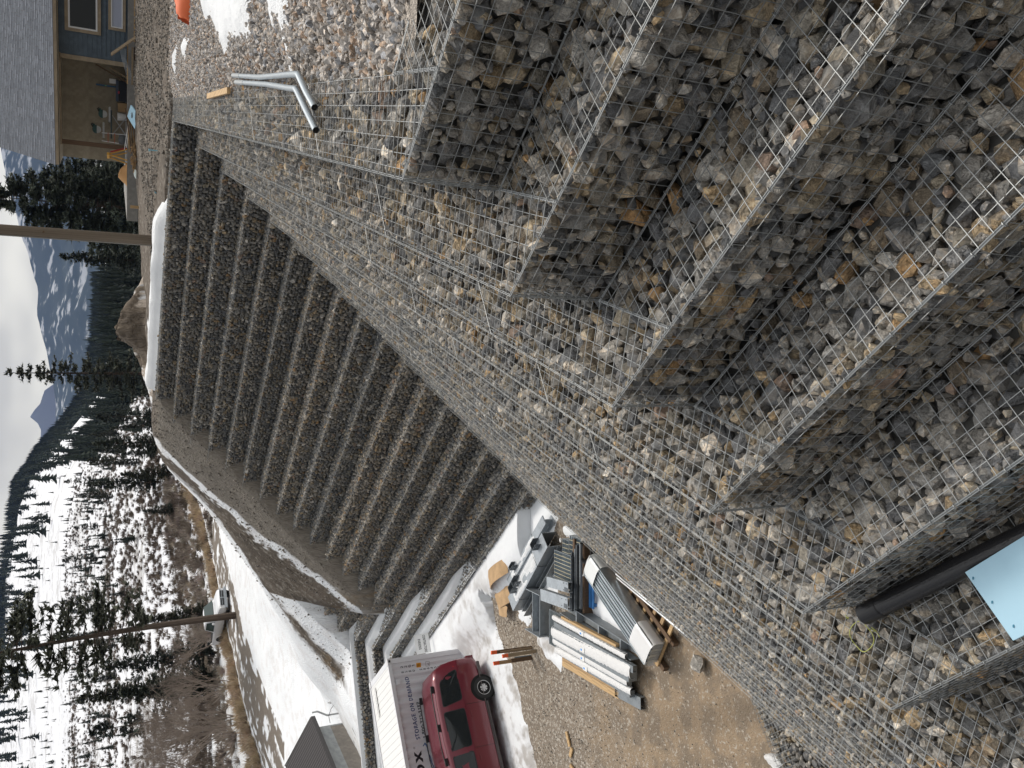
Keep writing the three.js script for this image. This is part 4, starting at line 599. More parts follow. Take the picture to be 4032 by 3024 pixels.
  // open stringer
  t = thing('stair_stringer', 'long open galvanized stringer with two rails and dark gap between', 'steel channel', [0, 0, 0]); gb = new GB(); gb.beam([-5.45, .05, -17.9], [-5.66, .05, -14.75], .30, .022).beam([-5.62, .072, -17.95], [-5.86, .072, -14.85], .02, .22).beam([-5.30, .072, -17.9], [-5.53, .072, -14.7], .02, .26); gb.build('rail', MT.galvDull, t); gb = new GB(); for (const f of [17.2, 16.2, 15.3]) gb.beam([-5.6 - (17.9 - f) * .07, .06, -f], [-5.31 - (17.9 - f) * .07, .06, -f], .03, .2); gb.build('cross_plate', MT.galv, t);
}
/* wrapped bundles, timbers and planks, all lying one way */
{
  const bundle = (label, x, f0, f1, w, h, y, dx = 0) => {
    const t = thing('wrapped_bundle', label, 'wrapped bundle', [x, y, -f0], 0, 'plastic-wrapped bundles'), L = f0 - f1;
    new GB().box(-w / 2 + .02, w / 2 - .02, .01, h - .02, .03, L - .03).build('contents', MT.galvDull, t);
    const g = sheet(26, 150, (u, v) => { const a = mix(-.25, 3.39, u), c = Math.cos(a), s = Math.sin(a), k = 2.6, rx = Math.sign(c) * Math.pow(Math.abs(c), 2 / k), ry = Math.sign(s) * Math.pow(Math.abs(s), 2 / k); const wr = .012 * (fbm(u * 9, v * 60 + x * 3, 3) - .5) + .008 * Math.sin(v * 150 + u * 5 + x) * (vn(v * 20, x) - .2), cap = 1 - .12 * (sst(.03, 0, v) + sst(.97, 1, v)); return [(w / 2 + wr) * rx * cap + dx * v, Math.max(0, h * .5 + (h * .5 + wr) * ry * cap), v * L]; });
    mesh('plastic_wrap', g, MT.wrap, t); const st = new GB().box(-.055, .055, h + .004, h + .008, L * .42, L * .42 + .19); const o = st.build('label_sheet', MT.white, t); new GB().box(-.03, .015, h + .009, h + .011, L * .42 + .03, L * .42 + .09).build('printed_dot', M([.06, .3, .75], .6), o);
  };
  bundle('narrow plastic-wrapped bundle beside the rough timber', -5.79, 18.2, 14.95, .13, .12, .26, -.02);
  bundle('widest plastic-wrapped bundle with a white label, in the middle', -6.12, 18.15, 14.7, .34, .24, .2, .06);
  bundle('middle-width plastic-wrapped bundle next to the widest one', -6.38, 18.25, 14.95, .2, .18, .16, .02);
  bundle('outer plastic-wrapped bundle lying beside the two planks', -6.62, 18.25, 14.9, .18, .16, .12, .06);
  single('grey_channel', 'flat grey steel channel between two wrapped bundles', 'steel channel', channel(new GB(), [-5.93, 18.05], [-5.97, 14.6], .15, .1, .30, .01, false), MT.galvDull);
  single('timber', 'rough sawn timber along the inner wrapped bundle', 'timber', new GB().beam([-5.69, .24, -17.8], [-5.69, .24, -15.35], .06, .1), MT.woodNew);
  single('timber', 'thin brown timber edge showing between the bundles', 'timber', new GB().beam([-6.0, .25, -17.9], [-5.97, .25, -15.3], .05, .05), MT.wood);
  ['inner long pine plank beside the wrapped bundles', 'outer long pine plank, at the open side of the bundles'].forEach((l, i) => single('plank', l, 'plank', new GB().beam([-6.77 - i * .15, .02, -18.1], [-6.73 - i * .15, .02, -15.55], .14, .12), i ? MT.woodNew : MT.wood, 'pine planks'));
  single('channel_end', 'grey galvanized channel end sticking out past the planks', 'steel channel', channel(new GB(), [-6.8, 15.7], [-6.76, 14.7], .26, .12, .02, .012, false), MT.galvDull);
  // two tower wall bundles of galvanized rails
  const p = [-4.1, 16.2], q = [-5.42, 13.85], d = [q[0] - p[0], q[1] - p[1]], L = Math.hypot(...d), u = [d[0] / L, d[1] / L], n = [-u[1], u[0]];
  let t = thing('rail_bundle', 'large bundle of bright galvanized rails wrapped at both ends on a pallet', 'rail bundle', [p[0], .22, -p[1]], Math.atan2(-u[0], u[1]) + Math.PI); t.rotation.y = Math.atan2(-u[0], u[1]);
  t.rotation.y = Math.atan2(u[0], -u[1]) ;
  for (let i = 0; i < 7; i++) { const x = -.24 + i * .08; const b = new GB().box(x - .036, x + .036, 0, .26, .02, L - .02); if (i % 2 === 0) b.box(x - .036, x - .02, .26, .33, 0, L).box(x + .02, x + .036, .26, .33, 0, L).box(x - .03, x + .03, .26, .275, 0, L); else b.box(x - .03, x + .03, .26, .30, .05, L - .04); b.build('rail', i % 2 ? MT.galv : MT.alu, t); }
  for (const [z0, z1] of [[-.04, .42], [L - .62, L + .03]]) { const g = sheet(24, 20, (a, b) => { const A = mix(-.3, 3.44, a), c = Math.cos(A), s = Math.sin(A), k = 3.5, rx = Math.sign(c) * Math.pow(Math.abs(c), 2 / k), ry = Math.sign(s) * Math.pow(Math.abs(s), 2 / k), wr = .012 * (fbm(a * 8, b * 6 + z0, 3) - .5); return [(.30 + wr) * rx, Math.max(-.02, .17 + (.19 + wr) * ry), mix(z0, z1, b)]; }); mesh('end_wrap', g, z0 < 0 ? M([.78, .80, .80], .35) : new THREE.MeshPhysicalMaterial({ color: 0xffffff, roughness: .3, transmission: .3, thickness: 0, side: THREE.DoubleSide }), t); }
  new GB().box(-.3, .3, -.02, .36, -.012, -.002).build('end_wrap', MT.white, t);
  // pallet under it and reaching to the wall
  t = thing('pallet', 'long timber pallet under the rail bundle, its slats showing along the near wall', 'pallet', [p[0], .02, -p[1]], 0); t.rotation.y = Math.atan2(u[0], -u[1]);
  const side = n[0] > 0 ? 1 : -1; for (const x of [-.34, .34, .72]) new GB().box(x - .05, x + .05, 0, .12, -.1, L + .15).build('bearer', MT.woodDark, t);
  for (let i = 0; i < 10; i++) { const z = .0 + i * (L + .0) / 9.3; new GB().box(-.40, .80, .125, .165, z, z + .09).build('slat', i % 3 ? MT.wood : MT.woodNew, t); } new GB().box(.36, .46, .17, .2, -.08, L + .1).build('slat', MT.woodDark, t);
  if (side) { }
  // bright tubes along the wall foot
  [['inner', [-4.22, 15.35], [-4.86, 12.6]], ['middle', [-4.12, 15.3], [-4.80, 12.45]], ['outer', [-3.95, 15.45], [-4.72, 12.6]]].forEach(([l, a, b], i) => tag(new GB().bar([a[0], .30 + .06 * i, -a[1]], [b[0], .34 + .06 * i, -b[1]], i === 2 ? .018 : .024, 12, i === 2 ? .018 : .024, true).build('steel_tube', M([.55, .57, .59], .3, .85)), `${l} one of three bright steel tubes lying along the foot of the near wall`, 'steel tube', 'bright steel tubes'));
  t = thing('blue_pallet', 'faded blue timber pallet half hidden under the dark bars', 'pallet', [-4.72, .02, -16.86]); for (let i = 0; i < 4; i++) new GB().box(-.5, .5, .1, .13, -.2 + i * .13, -.12 + i * .13).build('slat', MT.bluePaint, t); for (const x of [-.45, 0, .4]) new GB().box(x, x + .07, 0, .1, -.2, .28).build('bearer', MT.bluePaint, t);
  tag(mesh('black_tub', lathe([[.001, 0], [.2, 0], [.24, .05], [.26, .3], [.28, .32], [.25, .32], [.22, .06], [.001, .04]], 24), MT.blackDull), 'black rubber tub against the foot of the near wall behind the gratings', 'tub').position.set(-3.9, 0, -16.7);
  // cardboard
  t = thing('cardboard', 'torn brown cardboard carton flattened on the snow by the beams', 'cardboard', [-5.6, .16, -21.35]); const sheetC = (pts, y, w, m = MT.card, nm = 'flap') => { const g = sheet(10, 10, (a, b) => { const x = mix(mix(pts[0][0], pts[1][0], a), mix(pts[3][0], pts[2][0], a), b), f = mix(mix(pts[0][1], pts[1][1], a), mix(pts[3][1], pts[2][1], a), b); return [x + 5.6, y + w * Math.sin(a * 3.1) * (.6 + .4 * b) + .02 * (fbm(a * 3, b * 3, 2) - .5), -(f - 21.35)]; }); mesh(nm, g, m, t); };
  sheetC([[-4.78, 20.85], [-5.5, 22.2], [-5.98, 21.9], [-5.2, 20.75]], .20, .2); sheetC([[-5.25, 20.85], [-5.85, 22.2], [-6.5, 21.7], [-6.1, 21.0]], .04, .08); sheetC([[-6.1, 21.75], [-6.25, 21.1], [-6.55, 21.15], [-6.6, 21.65]], .06, .05);
  new GB().box(.18, .34, .13, .134, .1, .26).build('label_sheet', MT.white, t);
  // white bag at the foot of the near wall
  const bg = new THREE.SphereGeometry(.15, 26, 18).scale(.8, .7, 1.5), bp = bg.attributes.position; for (let i = 0; i < bp.count; i++) { const k = 1 + .6 * (fbm(bp.getX(i) * 14 + 5, bp.getZ(i) * 7 + bp.getY(i) * 5, 3) - .5); bp.setXYZ(i, bp.getX(i) * k, bp.getY(i) * k, bp.getZ(i) * k); } bg.computeVertexNormals(); tag(mesh('plastic_bag', bg, MT.wrap), 'crumpled white plastic bag caught against the low basket at the wall foot', 'bag').position.set(-6.18, .42, -10.42);
}
/* lying on the upper courses and the plateau */
{
  const tube = (label, pts, y) => { const c = new THREE.CatmullRomCurve3(pts.map(([x, f, h = 0]) => V(x, y + h, -f)), false, 'catmullrom', .12); const t = thing('bent_tube', label, 'steel tube', [pts[0][0], y, -pts[0][1]], 0, 'bent galvanized handrail tubes'); const g = new THREE.TubeGeometry(c, 90, .024, 14).translate(-pts[0][0], -y, pts[0][1]); mesh('tube', g, M([.52, .56, .59], .36, .6, { map: galvMap }), t); const e = c.getPoint(1), d = c.getTangent(1), k = new THREE.CircleGeometry(.02, 14); const o = mesh('open_end', k, M([.02, .02, .02], 1), t); o.position.copy(e.clone().addScaledVector(d, .002).sub(V(pts[0][0], y, -pts[0][1]))); o.lookAt(o.position.clone().add(d)); o.position.copy(e.clone().addScaledVector(d, .002).sub(V(pts[0][0], y, -pts[0][1]))); const q = c.getPoint(0), s = c.getPoint(.06); const sl = new GB().bar(q.clone().sub(V(pts[0][0], y, -pts[0][1])).toArray(), s.sub(V(pts[0][0], y, -pts[0][1])).toArray(), .0265, 12, .0265, true); sl.build('sleeve', M([.33, .35, .36], .5, .5), t); };
  tube('bent galvanized handrail tube lying farther from the wall face, on the gravel edge', [[3.45, 9.75], [2.8, 7.85, .01], [2.32, 6.35, .02], [2.235, 6.09, .02], [2.19, 6.04, .015], [2.05, 5.9, -.0], [1.89, 5.72, -.02]], 8.99);
  tube('bent galvanized handrail tube lying nearer the wall face, on the wire lid', [[3.31, 9.55], [2.62, 7.5, .01], [2.25, 6.45, .02], [2.165, 6.2, .02], [2.12, 6.14, .015], [1.95, 5.95, 0], [1.73, 5.7, -.02]], 8.985);
  single('lumber_piece', 'short pale two-by-four lying on the crest beside the gravel', 'lumber', new GB().beam([4.12, 8.95, -12.65], [3.47, 8.95, -10.33], .07, .04), MT.woodNew);
  const cl = new THREE.BufferGeometry(); const q = sheet(14, 14, (u, v) => { const a = u * 6.28, r = .06 + .12 * v * (1 + .5 * (fbm(u * 5, v * 3, 3) - .5)); return [r * Math.cos(a) * 1.1, .01 + .18 * (1 - v) + .05 * (fbm(u * 6, v * 4, 2) - .5), r * Math.sin(a)]; }); const oc = tag(mesh('traffic_cone', q, M([.78, .17, .06], .7)), 'crumpled orange plastic cone lying on the gravel plateau', 'cone'); oc.position.set(6.42, 8.98, -15.2); oc.rotation.z = 1.1; oc.scale.setScalar(1.5);
  // drain pipe, board and twine on the sixth course
  const y6 = Tk(6);
  const t = thing('drain_pipe', 'black plastic drain pipe lying on a lower gabion ledge near the camera', 'pipe', [-1.31, y6 + .06, -3.41]); const e = [.98, -1.52], L = 3.4, el = Math.hypot(...e), dx = e[0] / el, df = e[1] / el; new GB().bar([0, 0, 0], [dx * L, 0, -df * L], .056, 28).build('pipe', M([.018, .018, .02], .34, 0, { bumpMap: fineBump, bumpScale: .002 }), t); new GB().bar([-.001 * dx, 0, .001 * df], [dx * .14, 0, -df * .14], .059, 28, .059).build('collar', MT.black, t); new GB().bar([dx * .01, 0, -df * .01], [dx * .012, 0, -df * .012], .05, 24, .05, true).build('bore', M([.004, .004, .004], 1), t);
  const bx = -1.03, bf = 2.56, b2 = thing('foam_board', 'pale blue foam board leaning on the black drain pipe', 'board', [bx, y6 + .05, -bf]); const nb = [-.79109, -.6117]; const A = [-.93, 2.74], Bq = [-1.22, 2.54]; const dd = [(Bq[0] - A[0]), (Bq[1] - A[1])], dl = Math.hypot(...dd); const uu = [dd[0] / dl, dd[1] / dl], vv = [.6117, -.79109]; const corner = (a, b, y) => [A[0] + uu[0] * a + vv[0] * b - bx, y - (y6 + .05), -(A[1] + uu[1] * a + vv[1] * b - bf)]; const ya = y6 + .125, yb = y6 + .06, th = .025; const gb = new GB(), w = dl, LL = 2.4; const c = [corner(0, 0, ya), corner(w, 0, yb), corner(w, LL, yb), corner(0, LL, ya)], c2 = c.map(p => [p[0], p[1] - th, p[2]]); gb.quad(...c).quad(c2[3], c2[2], c2[1], c2[0]); for (let i = 0; i < 4; i++) gb.quad(c[i], c2[i], c2[(i + 1) % 4], c[(i + 1) % 4]); gb.build('board', MT.blueBoard, b2); for (const [a, s] of [[.04, .02], [.17, .03], [.30, .05]]) { const p = corner(a, s, mix(ya, yb, a / w) + .002); const o = mesh('scuff', new THREE.CircleGeometry(.006, 7).rotateX(-Math.PI / 2), M([.05, .2, .3], .8), b2); o.position.set(...p); o.scale.set(1.6, 1, .8); o.rotation.z = -.14; }
  const tw = []; for (let i = 0; i <= 30; i++) { const a = i / 30 * 5.6 + .4; tw.push(V(-1.46 + .085 * Math.cos(a), y6 + .012 + .01 * Math.sin(a * 3), -3.47 + .06 * Math.sin(a) * 1.3)); } const tg = new THREE.TubeGeometry(new THREE.CatmullRomCurve3(tw), 60, .0022, 6); const kn = new GB().geo(tg); for (const [x, f] of [[-1.38, 3.57], [-1.40, 3.37]]) for (let i = 0; i < 5; i++) kn.bar([x, y6 + .012, -f], [x + rr(-.03, .03), y6 + rr(.01, .04), -f + rr(-.03, .03)], .002, 4); tag(kn.build('twine_loop', M([.50, .52, .14], .7)), 'yellow-green twine loop tied to the mesh at the pipe end', 'twine');
}
/* ---------- the house beyond the plateau ---------- */
{
  R = rng(88);
  const O = [8.86, 38], U = [.9397, -.342], Nn = [.342, .9397], yS = 9.62, rot = Math.atan2(.342, .9397) * -1;
  const t = thing('house', 'blue-grey sided house with grey shingle roof and an open beige porch bay', 'house', [O[0], 0, -O[1]], 0); t.rotation.y = -Math.atan2(.342, .9397) ;
  // local: +x along the front to the right, -z into the house, y absolute
  const siding = M([.115, .155, .195], .75, 0, { map: grainMap }), beige = M([.44, .385, .29], .8, 0, { map: grainMap }), trim = M([.42, .34, .24], .75, 0, { map: grainMap }), conc = M([.36, .35, .33], .9, 0, { map: grainMap }), shingle = [M([.150, .168, .200], .95, 0, { map: grainMap }), M([.185, .203, .24], .95, 0, { map: grainMap }), M([.125, .14, .17], .95, 0, { map: grainMap })], vinyl = M([.75, .76, .77], .5), dark = M([.02, .025, .03], .08);
  // lap boards: each a board of its own, tilted a little
  const boards = (m, nm, x0, x1, y0, y1, z, cuts = []) => { const st = .165; for (let y = y0; y < y1 - .01; y += st) { const yt = Math.min(y + st, y1); let seg = [[x0, x1]]; for (const [a, b, c, d] of cuts) if (y < d && yt > c) seg = seg.flatMap(([p, q]) => [[p, Math.min(q, a)], [Math.max(p, b), q]].filter(s => s[1] - s[0] > .02)); for (const [p, q] of seg) { const g = new GB(); g.quad([p, y, z + .022], [q, y, z + .022], [q, yt, z + .004], [p, yt, z + .004]).quad([p, y, z], [q, y, z], [q, y, z + .022], [p, y, z + .022]); g.build(nm, m, t); } } };
  new GB().box(.0, 6.6, yS + .05, 12.3, -2.62, -2.52).build('wall', beige, t); new GB().box(4.1, 13, yS - .1, 12.3, -.9, -.5).build('wall', siding, t); new GB().box(4.02, 4.08, yS, 12.3, -2.52, -.55).build('wall', beige, t); new GB().box(12.9, 13, yS, 12.3, -9, -.9).box(.0, 13, yS, 12.3, -9.1, -9).build('wall', siding, t);
  boards(siding, 'siding_board', 4.16, 12.9, 9.74, 12.12, -.5, [[5.04, 7.2, 10.58, 11.84], [5.32, 6.9, 9.70, 10.32]]); boards(beige, 'siding_board', .86, 4.0, 9.66, 12.2, -2.52);
  new GB().box(4.0, 4.17, 9.7, 12.14, -.52, -.46).build('corner_trim', trim, t); new GB().box(.7, 4.2, 12.0, 12.16, -.62, -.46).build('beam', trim, t);
  new GB().box(.73, .90, yS, 12.0, -.62, -.46).build('post', MT.woodDark, t);
  const win = (x0, x1, y0, y1, tw) => { const g = new THREE.Group(); g.name = 'window'; t.add(g); const z = -.47; new GB().box(x0, x1, y0, y0 + tw, z, z + .03).box(x0, x1, y1 - tw, y1, z, z + .03).box(x0, x0 + tw, y0 + tw, y1 - tw, z, z + .03).box(x1 - tw, x1, y0 + tw, y1 - tw, z, z + .03).build('casing', trim, g); const a = x0 + tw, b = x1 - tw, c = y0 + tw, d = y1 - tw, w = .06; new GB().box(a, b, c, c + w, z, z + .045).box(a, b, d - w, d, z, z + .045).box(a, a + w, c + w, d - w, z, z + .045).box(b - w, b, c + w, d - w, z, z + .045).build('frame', vinyl, g); new GB().box(a + w, b - w, c + w, d - w, z + .005, z + .015).build('pane', dark, g); };
  win(5.04, 7.2, 10.58, 11.84, .12);
  { const g = new THREE.Group(); g.name = 'window'; t.add(g); const z = -.47; new GB().box(5.32, 6.9, 9.70, 9.80, z, z + .03).box(5.32, 6.9, 10.22, 10.32, z, z + .03).box(5.32, 5.42, 9.8, 10.22, z, z + .03).box(6.8, 6.9, 9.8, 10.22, z, z + .03).build('casing', trim, g); new GB().box(5.42, 6.8, 9.8, 9.84, z, z + .04).box(5.42, 6.8, 10.18, 10.22, z, z + .04).box(5.42, 5.46, 9.84, 10.18, z, z + .04).box(6.76, 6.8, 9.84, 10.18, z, z + .04).build('frame', vinyl, g); new GB().box(5.46, 6.76, 9.84, 10.18, z + .005, z + .015).build('pane', M([.42, .46, .58], .15), g); }
  // roof: rows of shingle tabs
  const e0 = [-.0, 12.25], slope = .56, roof = new THREE.Group(); roof.name = 'roof'; t.add(roof);
  new GB().quad([-.05, 12.22, .02], [13.4, 12.22, .02], [13.4, 12.22 + 5.2 * slope, -5.2], [-.05, 12.22 + 5.2 * slope, -5.2]).quad([-.05, 12.22 + 5.2 * slope, -5.2], [13.4, 12.22 + 5.2 * slope, -5.2], [13.4, 12.22, -10.4], [-.05, 12.22, -10.4]).build('deck', MT.woodDark, roof);
  const rows = [new GB(), new GB(), new GB()], ex = .143; let nrow = 0; for (let d = -.03; d < 5.9; d += ex) { nrow++; let x = -.08 - (nrow % 2) * .15; while (x < 9.0) { const w = .28 + .1 * R(), i = R() < .5 ? 0 : R() < .6 ? 1 : 2, x0 = Math.max(x, -.08), x1 = x + w - .008, k = Math.cos(Math.atan(slope)), yy = q => 12.235 + q * k * slope, zz = q => .02 - q * k; const th = .010 + .006 * (i === 1); rows[i].quad([x0, yy(d) + th, zz(d)], [x1, yy(d) + th, zz(d)], [x1, yy(d + ex) + .004, zz(d + ex)], [x0, yy(d + ex) + .004, zz(d + ex)]).quad([x0, yy(d) - .004, zz(d) + .002], [x1, yy(d) - .004, zz(d) + .002], [x1, yy(d) + th, zz(d)], [x0, yy(d) + th, zz(d)]); x += w; } }
  rows.forEach((g, i) => g.build('shingles', shingle[i], roof, null, 'stuff'));
  new GB().box(-.06, 13.4, 12.10, 12.22, .0, .045).build('fascia', trim, t); new GB().box(-.02, 13.3, 12.06, 12.08, -2.5, .0).build('soffit', beige, t);
  { const g = new GB(); g.quad([-.07, 12.10, .04], [-.07, 12.24, .04], [-.07, 12.24 + 5.2 * slope, -5.2], [-.07, 12.10 + 5.2 * slope, -5.2]); g.quad([-.02, 12.10, .04], [-.07, 12.10, .04], [-.07, 12.1 + 5.2 * slope, -5.2], [-.02, 12.1 + 5.2 * slope, -5.2]); g.build('rake_board', trim, t); const q = new GB(); q.tri([.0, 12.08, -.2], [0, 12.08, -9], [0, 12.1 + 4.8 * slope, -5.2]); q.build('gable', siding, t); }
  new GB().box(-2.1, 13.2, 9.2, yS, -9.2, .02).build('slab', conc, t);
  // things on and before the porch; helper turns house-local into place
  const loc = (x, y, z) => { const c = Math.cos(t.rotation.y), s = Math.sin(t.rotation.y); return [O[0] + x * c + z * s, y, -O[1] - x * s + z * c]; };
  const at = (name, label, cat, x, y, z, turn = 0, grp) => thing(name, label, cat, loc(x, y, z), t.rotation.y + turn, grp);
  let o;
  o = at('workbench', 'dark work table with a blue top edge in the porch bay', 'table', 3.0, yS, -1.9); new GB().box(-.42, .42, .32, .42, -.3, .3).build('top', M([.06, .08, .12], .6), o); new GB().box(-.4, .4, .02, .31, -.27, .27).build('cabinet', M([.022, .026, .035], .7), o); new GB().box(-.1, .0, .28, .34, .3, .31).build('red_badge', M([.5, .06, .1], .6), o);
  o = at('wooden_crate', 'small brown wooden crate beside the dark work table', 'crate', 2.35, yS, -1.85); new GB().box(-.18, .18, .02, .34, -.2, -.18).box(-.18, .18, .02, .34, .18, .2).box(-.18, -.16, .02, .34, -.18, .18).box(.16, .18, .02, .34, -.18, .18).box(-.18, .18, 0, .02, -.2, .2).build('slat', MT.wood, o);
  o = at('spirit_level', 'blue box level leaning on the beige porch wall', 'level', 3.12, yS + .42, -2.3); new GB().box(-.035, .035, 0, .75, -.02, .02).build('bar', M([.03, .12, .24], .5), o); new GB().box(-.02, .02, .35, .42, -.022, .022).build('vial', M([.2, .5, .2], .2), o);
  o = at('jobsite_speaker', 'small white box standing on the dark work table', 'box', 3.35, yS + .42, -1.9); new GB().box(-.09, .09, 0, .24, -.08, .08).build('case', MT.white, o);
  o = at('bucket', 'white plastic bucket on the porch slab beside the crate', 'bucket', 1.98, yS, -1.5); mesh('bucket', lathe([[.001, 0], [.13, 0], [.16, .34], [.17, .36], [.15, .36], [.12, .02], [.001, .02]], 20), MT.white, o);
  const saw = (label, x, y) => { const s = at('mitre_saw', label, 'saw', x, y, -1.6, .2, 'mitre saws in the porch bay'); const c = M([.03, .09, .085], .5), a = M([.4, .41, .42], .4, .6); new GB().box(-.3, .3, 0, .07, -.2, .2).build('base', a, s); new GB().geo(new THREE.CylinderGeometry(.15, .15, .04, 24).rotateX(Math.PI / 2).translate(0, .27, 0)).build('blade', a, s); new GB().geo(new THREE.CylinderGeometry(.17, .17, .08, 18, 1, false, 0, Math.PI).rotateX(Math.PI / 2).rotateZ(Math.PI / 2).translate(0, .29, 0)).bar([-.05, .3, -.1], [.22, .42, -.1], .06, 10, .05, true).build('guard', c, s); new GB().path([[.05, .42, 0], [.2, .5, 0], [.24, .42, 0]], .02, 8).build('handle', MT.black, s); };
  saw('green mitre saw farther right on its dark stand', 2.0, yS + .62); saw('green mitre saw on the left end of the folding stand', 1.35, yS + .85);
  o = at('saw_stand', 'folding metal saw stand with crossed legs in the porch bay', 'stand', 1.6, yS, -1.55); new GB().box(-.55, .6, .56, .62, -.06, .06).build('rail', M([.05, .08, .09], .5), o); new GB().bar([-.4, 0, .2], [.4, .56, .0], .018, 6).bar([.4, 0, .2], [-.4, .56, 0], .018, 6).bar([-.4, 0, -.2], [.4, .56, 0], .018, 6).bar([.4, 0, -.2], [-.4, .56, 0], .018, 6).build('leg', M([.45, .46, .47], .4, .6), o);
  o = at('step_ladder', 'short orange and white step ladder near the brown post', 'ladder', 1.1, yS, -1.3); for (const x of [-.2, .2]) new GB().bar([x, 0, .15], [x * .8, .95, -.05], .018, 6).build('rail', M([.7, .7, .7], .5), o); for (const y of [.2, .45, .7]) new GB().box(-.19, .19, y, y + .025, .0, .08).build('step', M([.6, .13, .05], .6), o);
  o = at('stool', 'grey round-topped tub beside the ladder on the slab edge', 'tub', 1.15, yS, -.45); mesh('tub', lathe([[.001, 0], [.16, 0], [.2, .12], [.18, .3], [.001, .34]], 20), M([.08, .085, .09], .6), o);
  o = at('brace_timber', 'dark brace timbers leaning inside the porch corner', 'timber', 3.7, yS, -1.4); new GB().beam([.25, 1.15, 0], [-.27, .0, .1], .07, .05).build('timber', MT.woodDark, o); new GB().beam([.2, .62, .06], [-.1, .0, .16], .08, .05).build('timber', MT.woodGrey, o);
  o = at('sawhorse', 'yellow sawhorse with a red strap left of the brown post', 'sawhorse', .55, yS, -.1, .3); new GB().beam([-.06, .66, -.4], [-.06, .66, .4], .1, .09).build('top_rail', M([.66, .36, .06], .7), o); for (const [x, z] of [[-.25, -.3], [.2, -.3], [-.25, .3], [.2, .3]]) new GB().bar([-.06, .7, z], [x, 0, z * 1.2], .03, 4).build('leg', M([.62, .33, .06], .7), o); new GB().beam([0, .62, .42], [.25, .02, .3], .05, .03).build('strap', MT.red, o);
  o = at('tarp_heap', 'orange and grey tarp heap on the slab left of the sawhorse', 'tarp', -.25, yS, -.4); mesh('tarp', sheet(14, 14, (u, v) => [mix(-.45, .45, u), .3 * Math.sin(u * 3.1) * Math.sin(v * 3.1) * (.6 + .8 * fbm(u * 4, v * 4, 3)), mix(-.35, .35, v)]), M([.55, .30, .12], .8), o);
  // blue foam board with a grey offcut, before the slab
  o = at('foam_board', 'pale blue foam board tilted on the dirt before the house', 'board', 2.2, 9.36, .9); { const g = new GB(); const c = [[-.42, .02, .45], [.12, -.12, .6], [.45, .16, .05], [-.02, .28, -.15]]; const c2 = c.map(p => [p[0], p[1] - .04, p[2]]); g.quad(...c).quad(...c2.slice().reverse()); for (let i = 0; i < 4; i++) g.quad(c[i], c2[i], c2[(i + 1) % 4], c[(i + 1) % 4]); g.build('board', MT.blueBoard, o); }
  tag(new GB().box(-.09, .09, 0, .04, -.1, .1).build('grey_offcut', M([.25, .25, .25], .8), scene), 'small grey block lying on the blue foam board', 'offcut').position.set(...loc(2.25, 9.46, 1.05));
  // lumber heap
  for (let i = 0; i < 11; i++) { const y = 9.32 + (i % 4) * .075, x = 1.6 + rr(-.15, .15), z = .45 + (i % 3) * .12 + rr(0, .05), L = rr(1.2, 1.9), a = rr(-.12, .12); const b = at('lumber_piece', `${['top', 'upper', 'lower', 'bottom', 'front', 'rear', 'short', 'long', 'grey', 'warped', 'split'][i]} piece of the jumbled lumber heap before the porch`, 'lumber', x, y, z, a, 'lumber heap before the house'); new GB().beam([-L / 2, 0, 0], [L / 2, .16 * ((i % 3) - .6), 0], .13, .035).build('board', [MT.wood, MT.woodGrey, MT.woodDark, MT.woodNew][i % 4], b); }
  for (let i = 0; i < 2; i++) { const b = at('trim_board', ['upper white trim board on top of the lumber heap', 'lower white trim board sliding off the lumber heap'][i], 'board', 1.6 + .1 * i, 9.64 - .07 * i, .42 + .1 * i, .05, 'white trim boards'); new GB().beam([-.75, .08, 0], [.75, -.12, 0], .1, .025).build('board', MT.white, b); }
  const sc = [new GB(), new GB()]; for (let i = 0; i < 26; i++) { const x = rr(.2, 1.1), z = rr(.6, 1.2), L = rr(.2, .55), a = rr(0, 3); sc[i % 2].beam([x - L / 2 * Math.cos(a), 9.28 + rr(0, .1), z - L / 2 * Math.sin(a)], [x + L / 2 * Math.cos(a), 9.3 + rr(0, .22), z + L / 2 * Math.sin(a)], rr(.03, .09), .03); } o = at('wood_scraps', 'scattered splintered wood scraps at the left end of the lumber heap', 'wood scraps', 0, 0, 0); o.userData.kind = 'stuff'; sc[0].build('scrap', MT.wood, o); sc[1].build('scrap', MT.woodNew, o);
  o = at('plastic_bag', 'white plastic bag on the dirt left of the lumber heap', 'bag', .02, 9.25, .85); { const g = new THREE.SphereGeometry(.17, 18, 12).scale(1.5, .7, .8), p = g.attributes.position; for (let i = 0; i < p.count; i++) { const k = 1 + .5 * (fbm(p.getX(i) * 12 + 3, p.getZ(i) * 12 + p.getY(i) * 9, 3) - .5); p.setXYZ(i, p.getX(i) * k, p.getY(i) * k, p.getZ(i) * k); } g.computeVertexNormals(); mesh('bag', g, M([.6, .66, .62], .4), o); }
  o = at('leaning_plank', 'weathered plywood plank leaning against the pile at the house corner', 'plank', 4.85, 9.28, .9); new GB().beam([-.45, .92, -.25], [.38, -.02, .1], .26, .04).build('plank', MT.woodGrey, o);
  // pale metal trim pile
  for (let i = 0; i < 5; i++) { const b = at('metal_trim', `${['top', 'second', 'third', 'fourth', 'bottom'][i]} bent pale metal trim strip piled at the house corner`, 'metal trim', 4.2, 9.5 + .05 * (4 - i), .35 + .12 * i, -.05, 'pale metal trim strips'); new GB().beam([-.62, -.1, 0], [.15, .14 + .02 * i, 0], .09, .015).beam([.15, .14 + .02 * i, 0], [.5, .2, 0], .09, .015).build('strip', i % 2 ? M([.42, .46, .5], .5, .3) : MT.galv, b); }
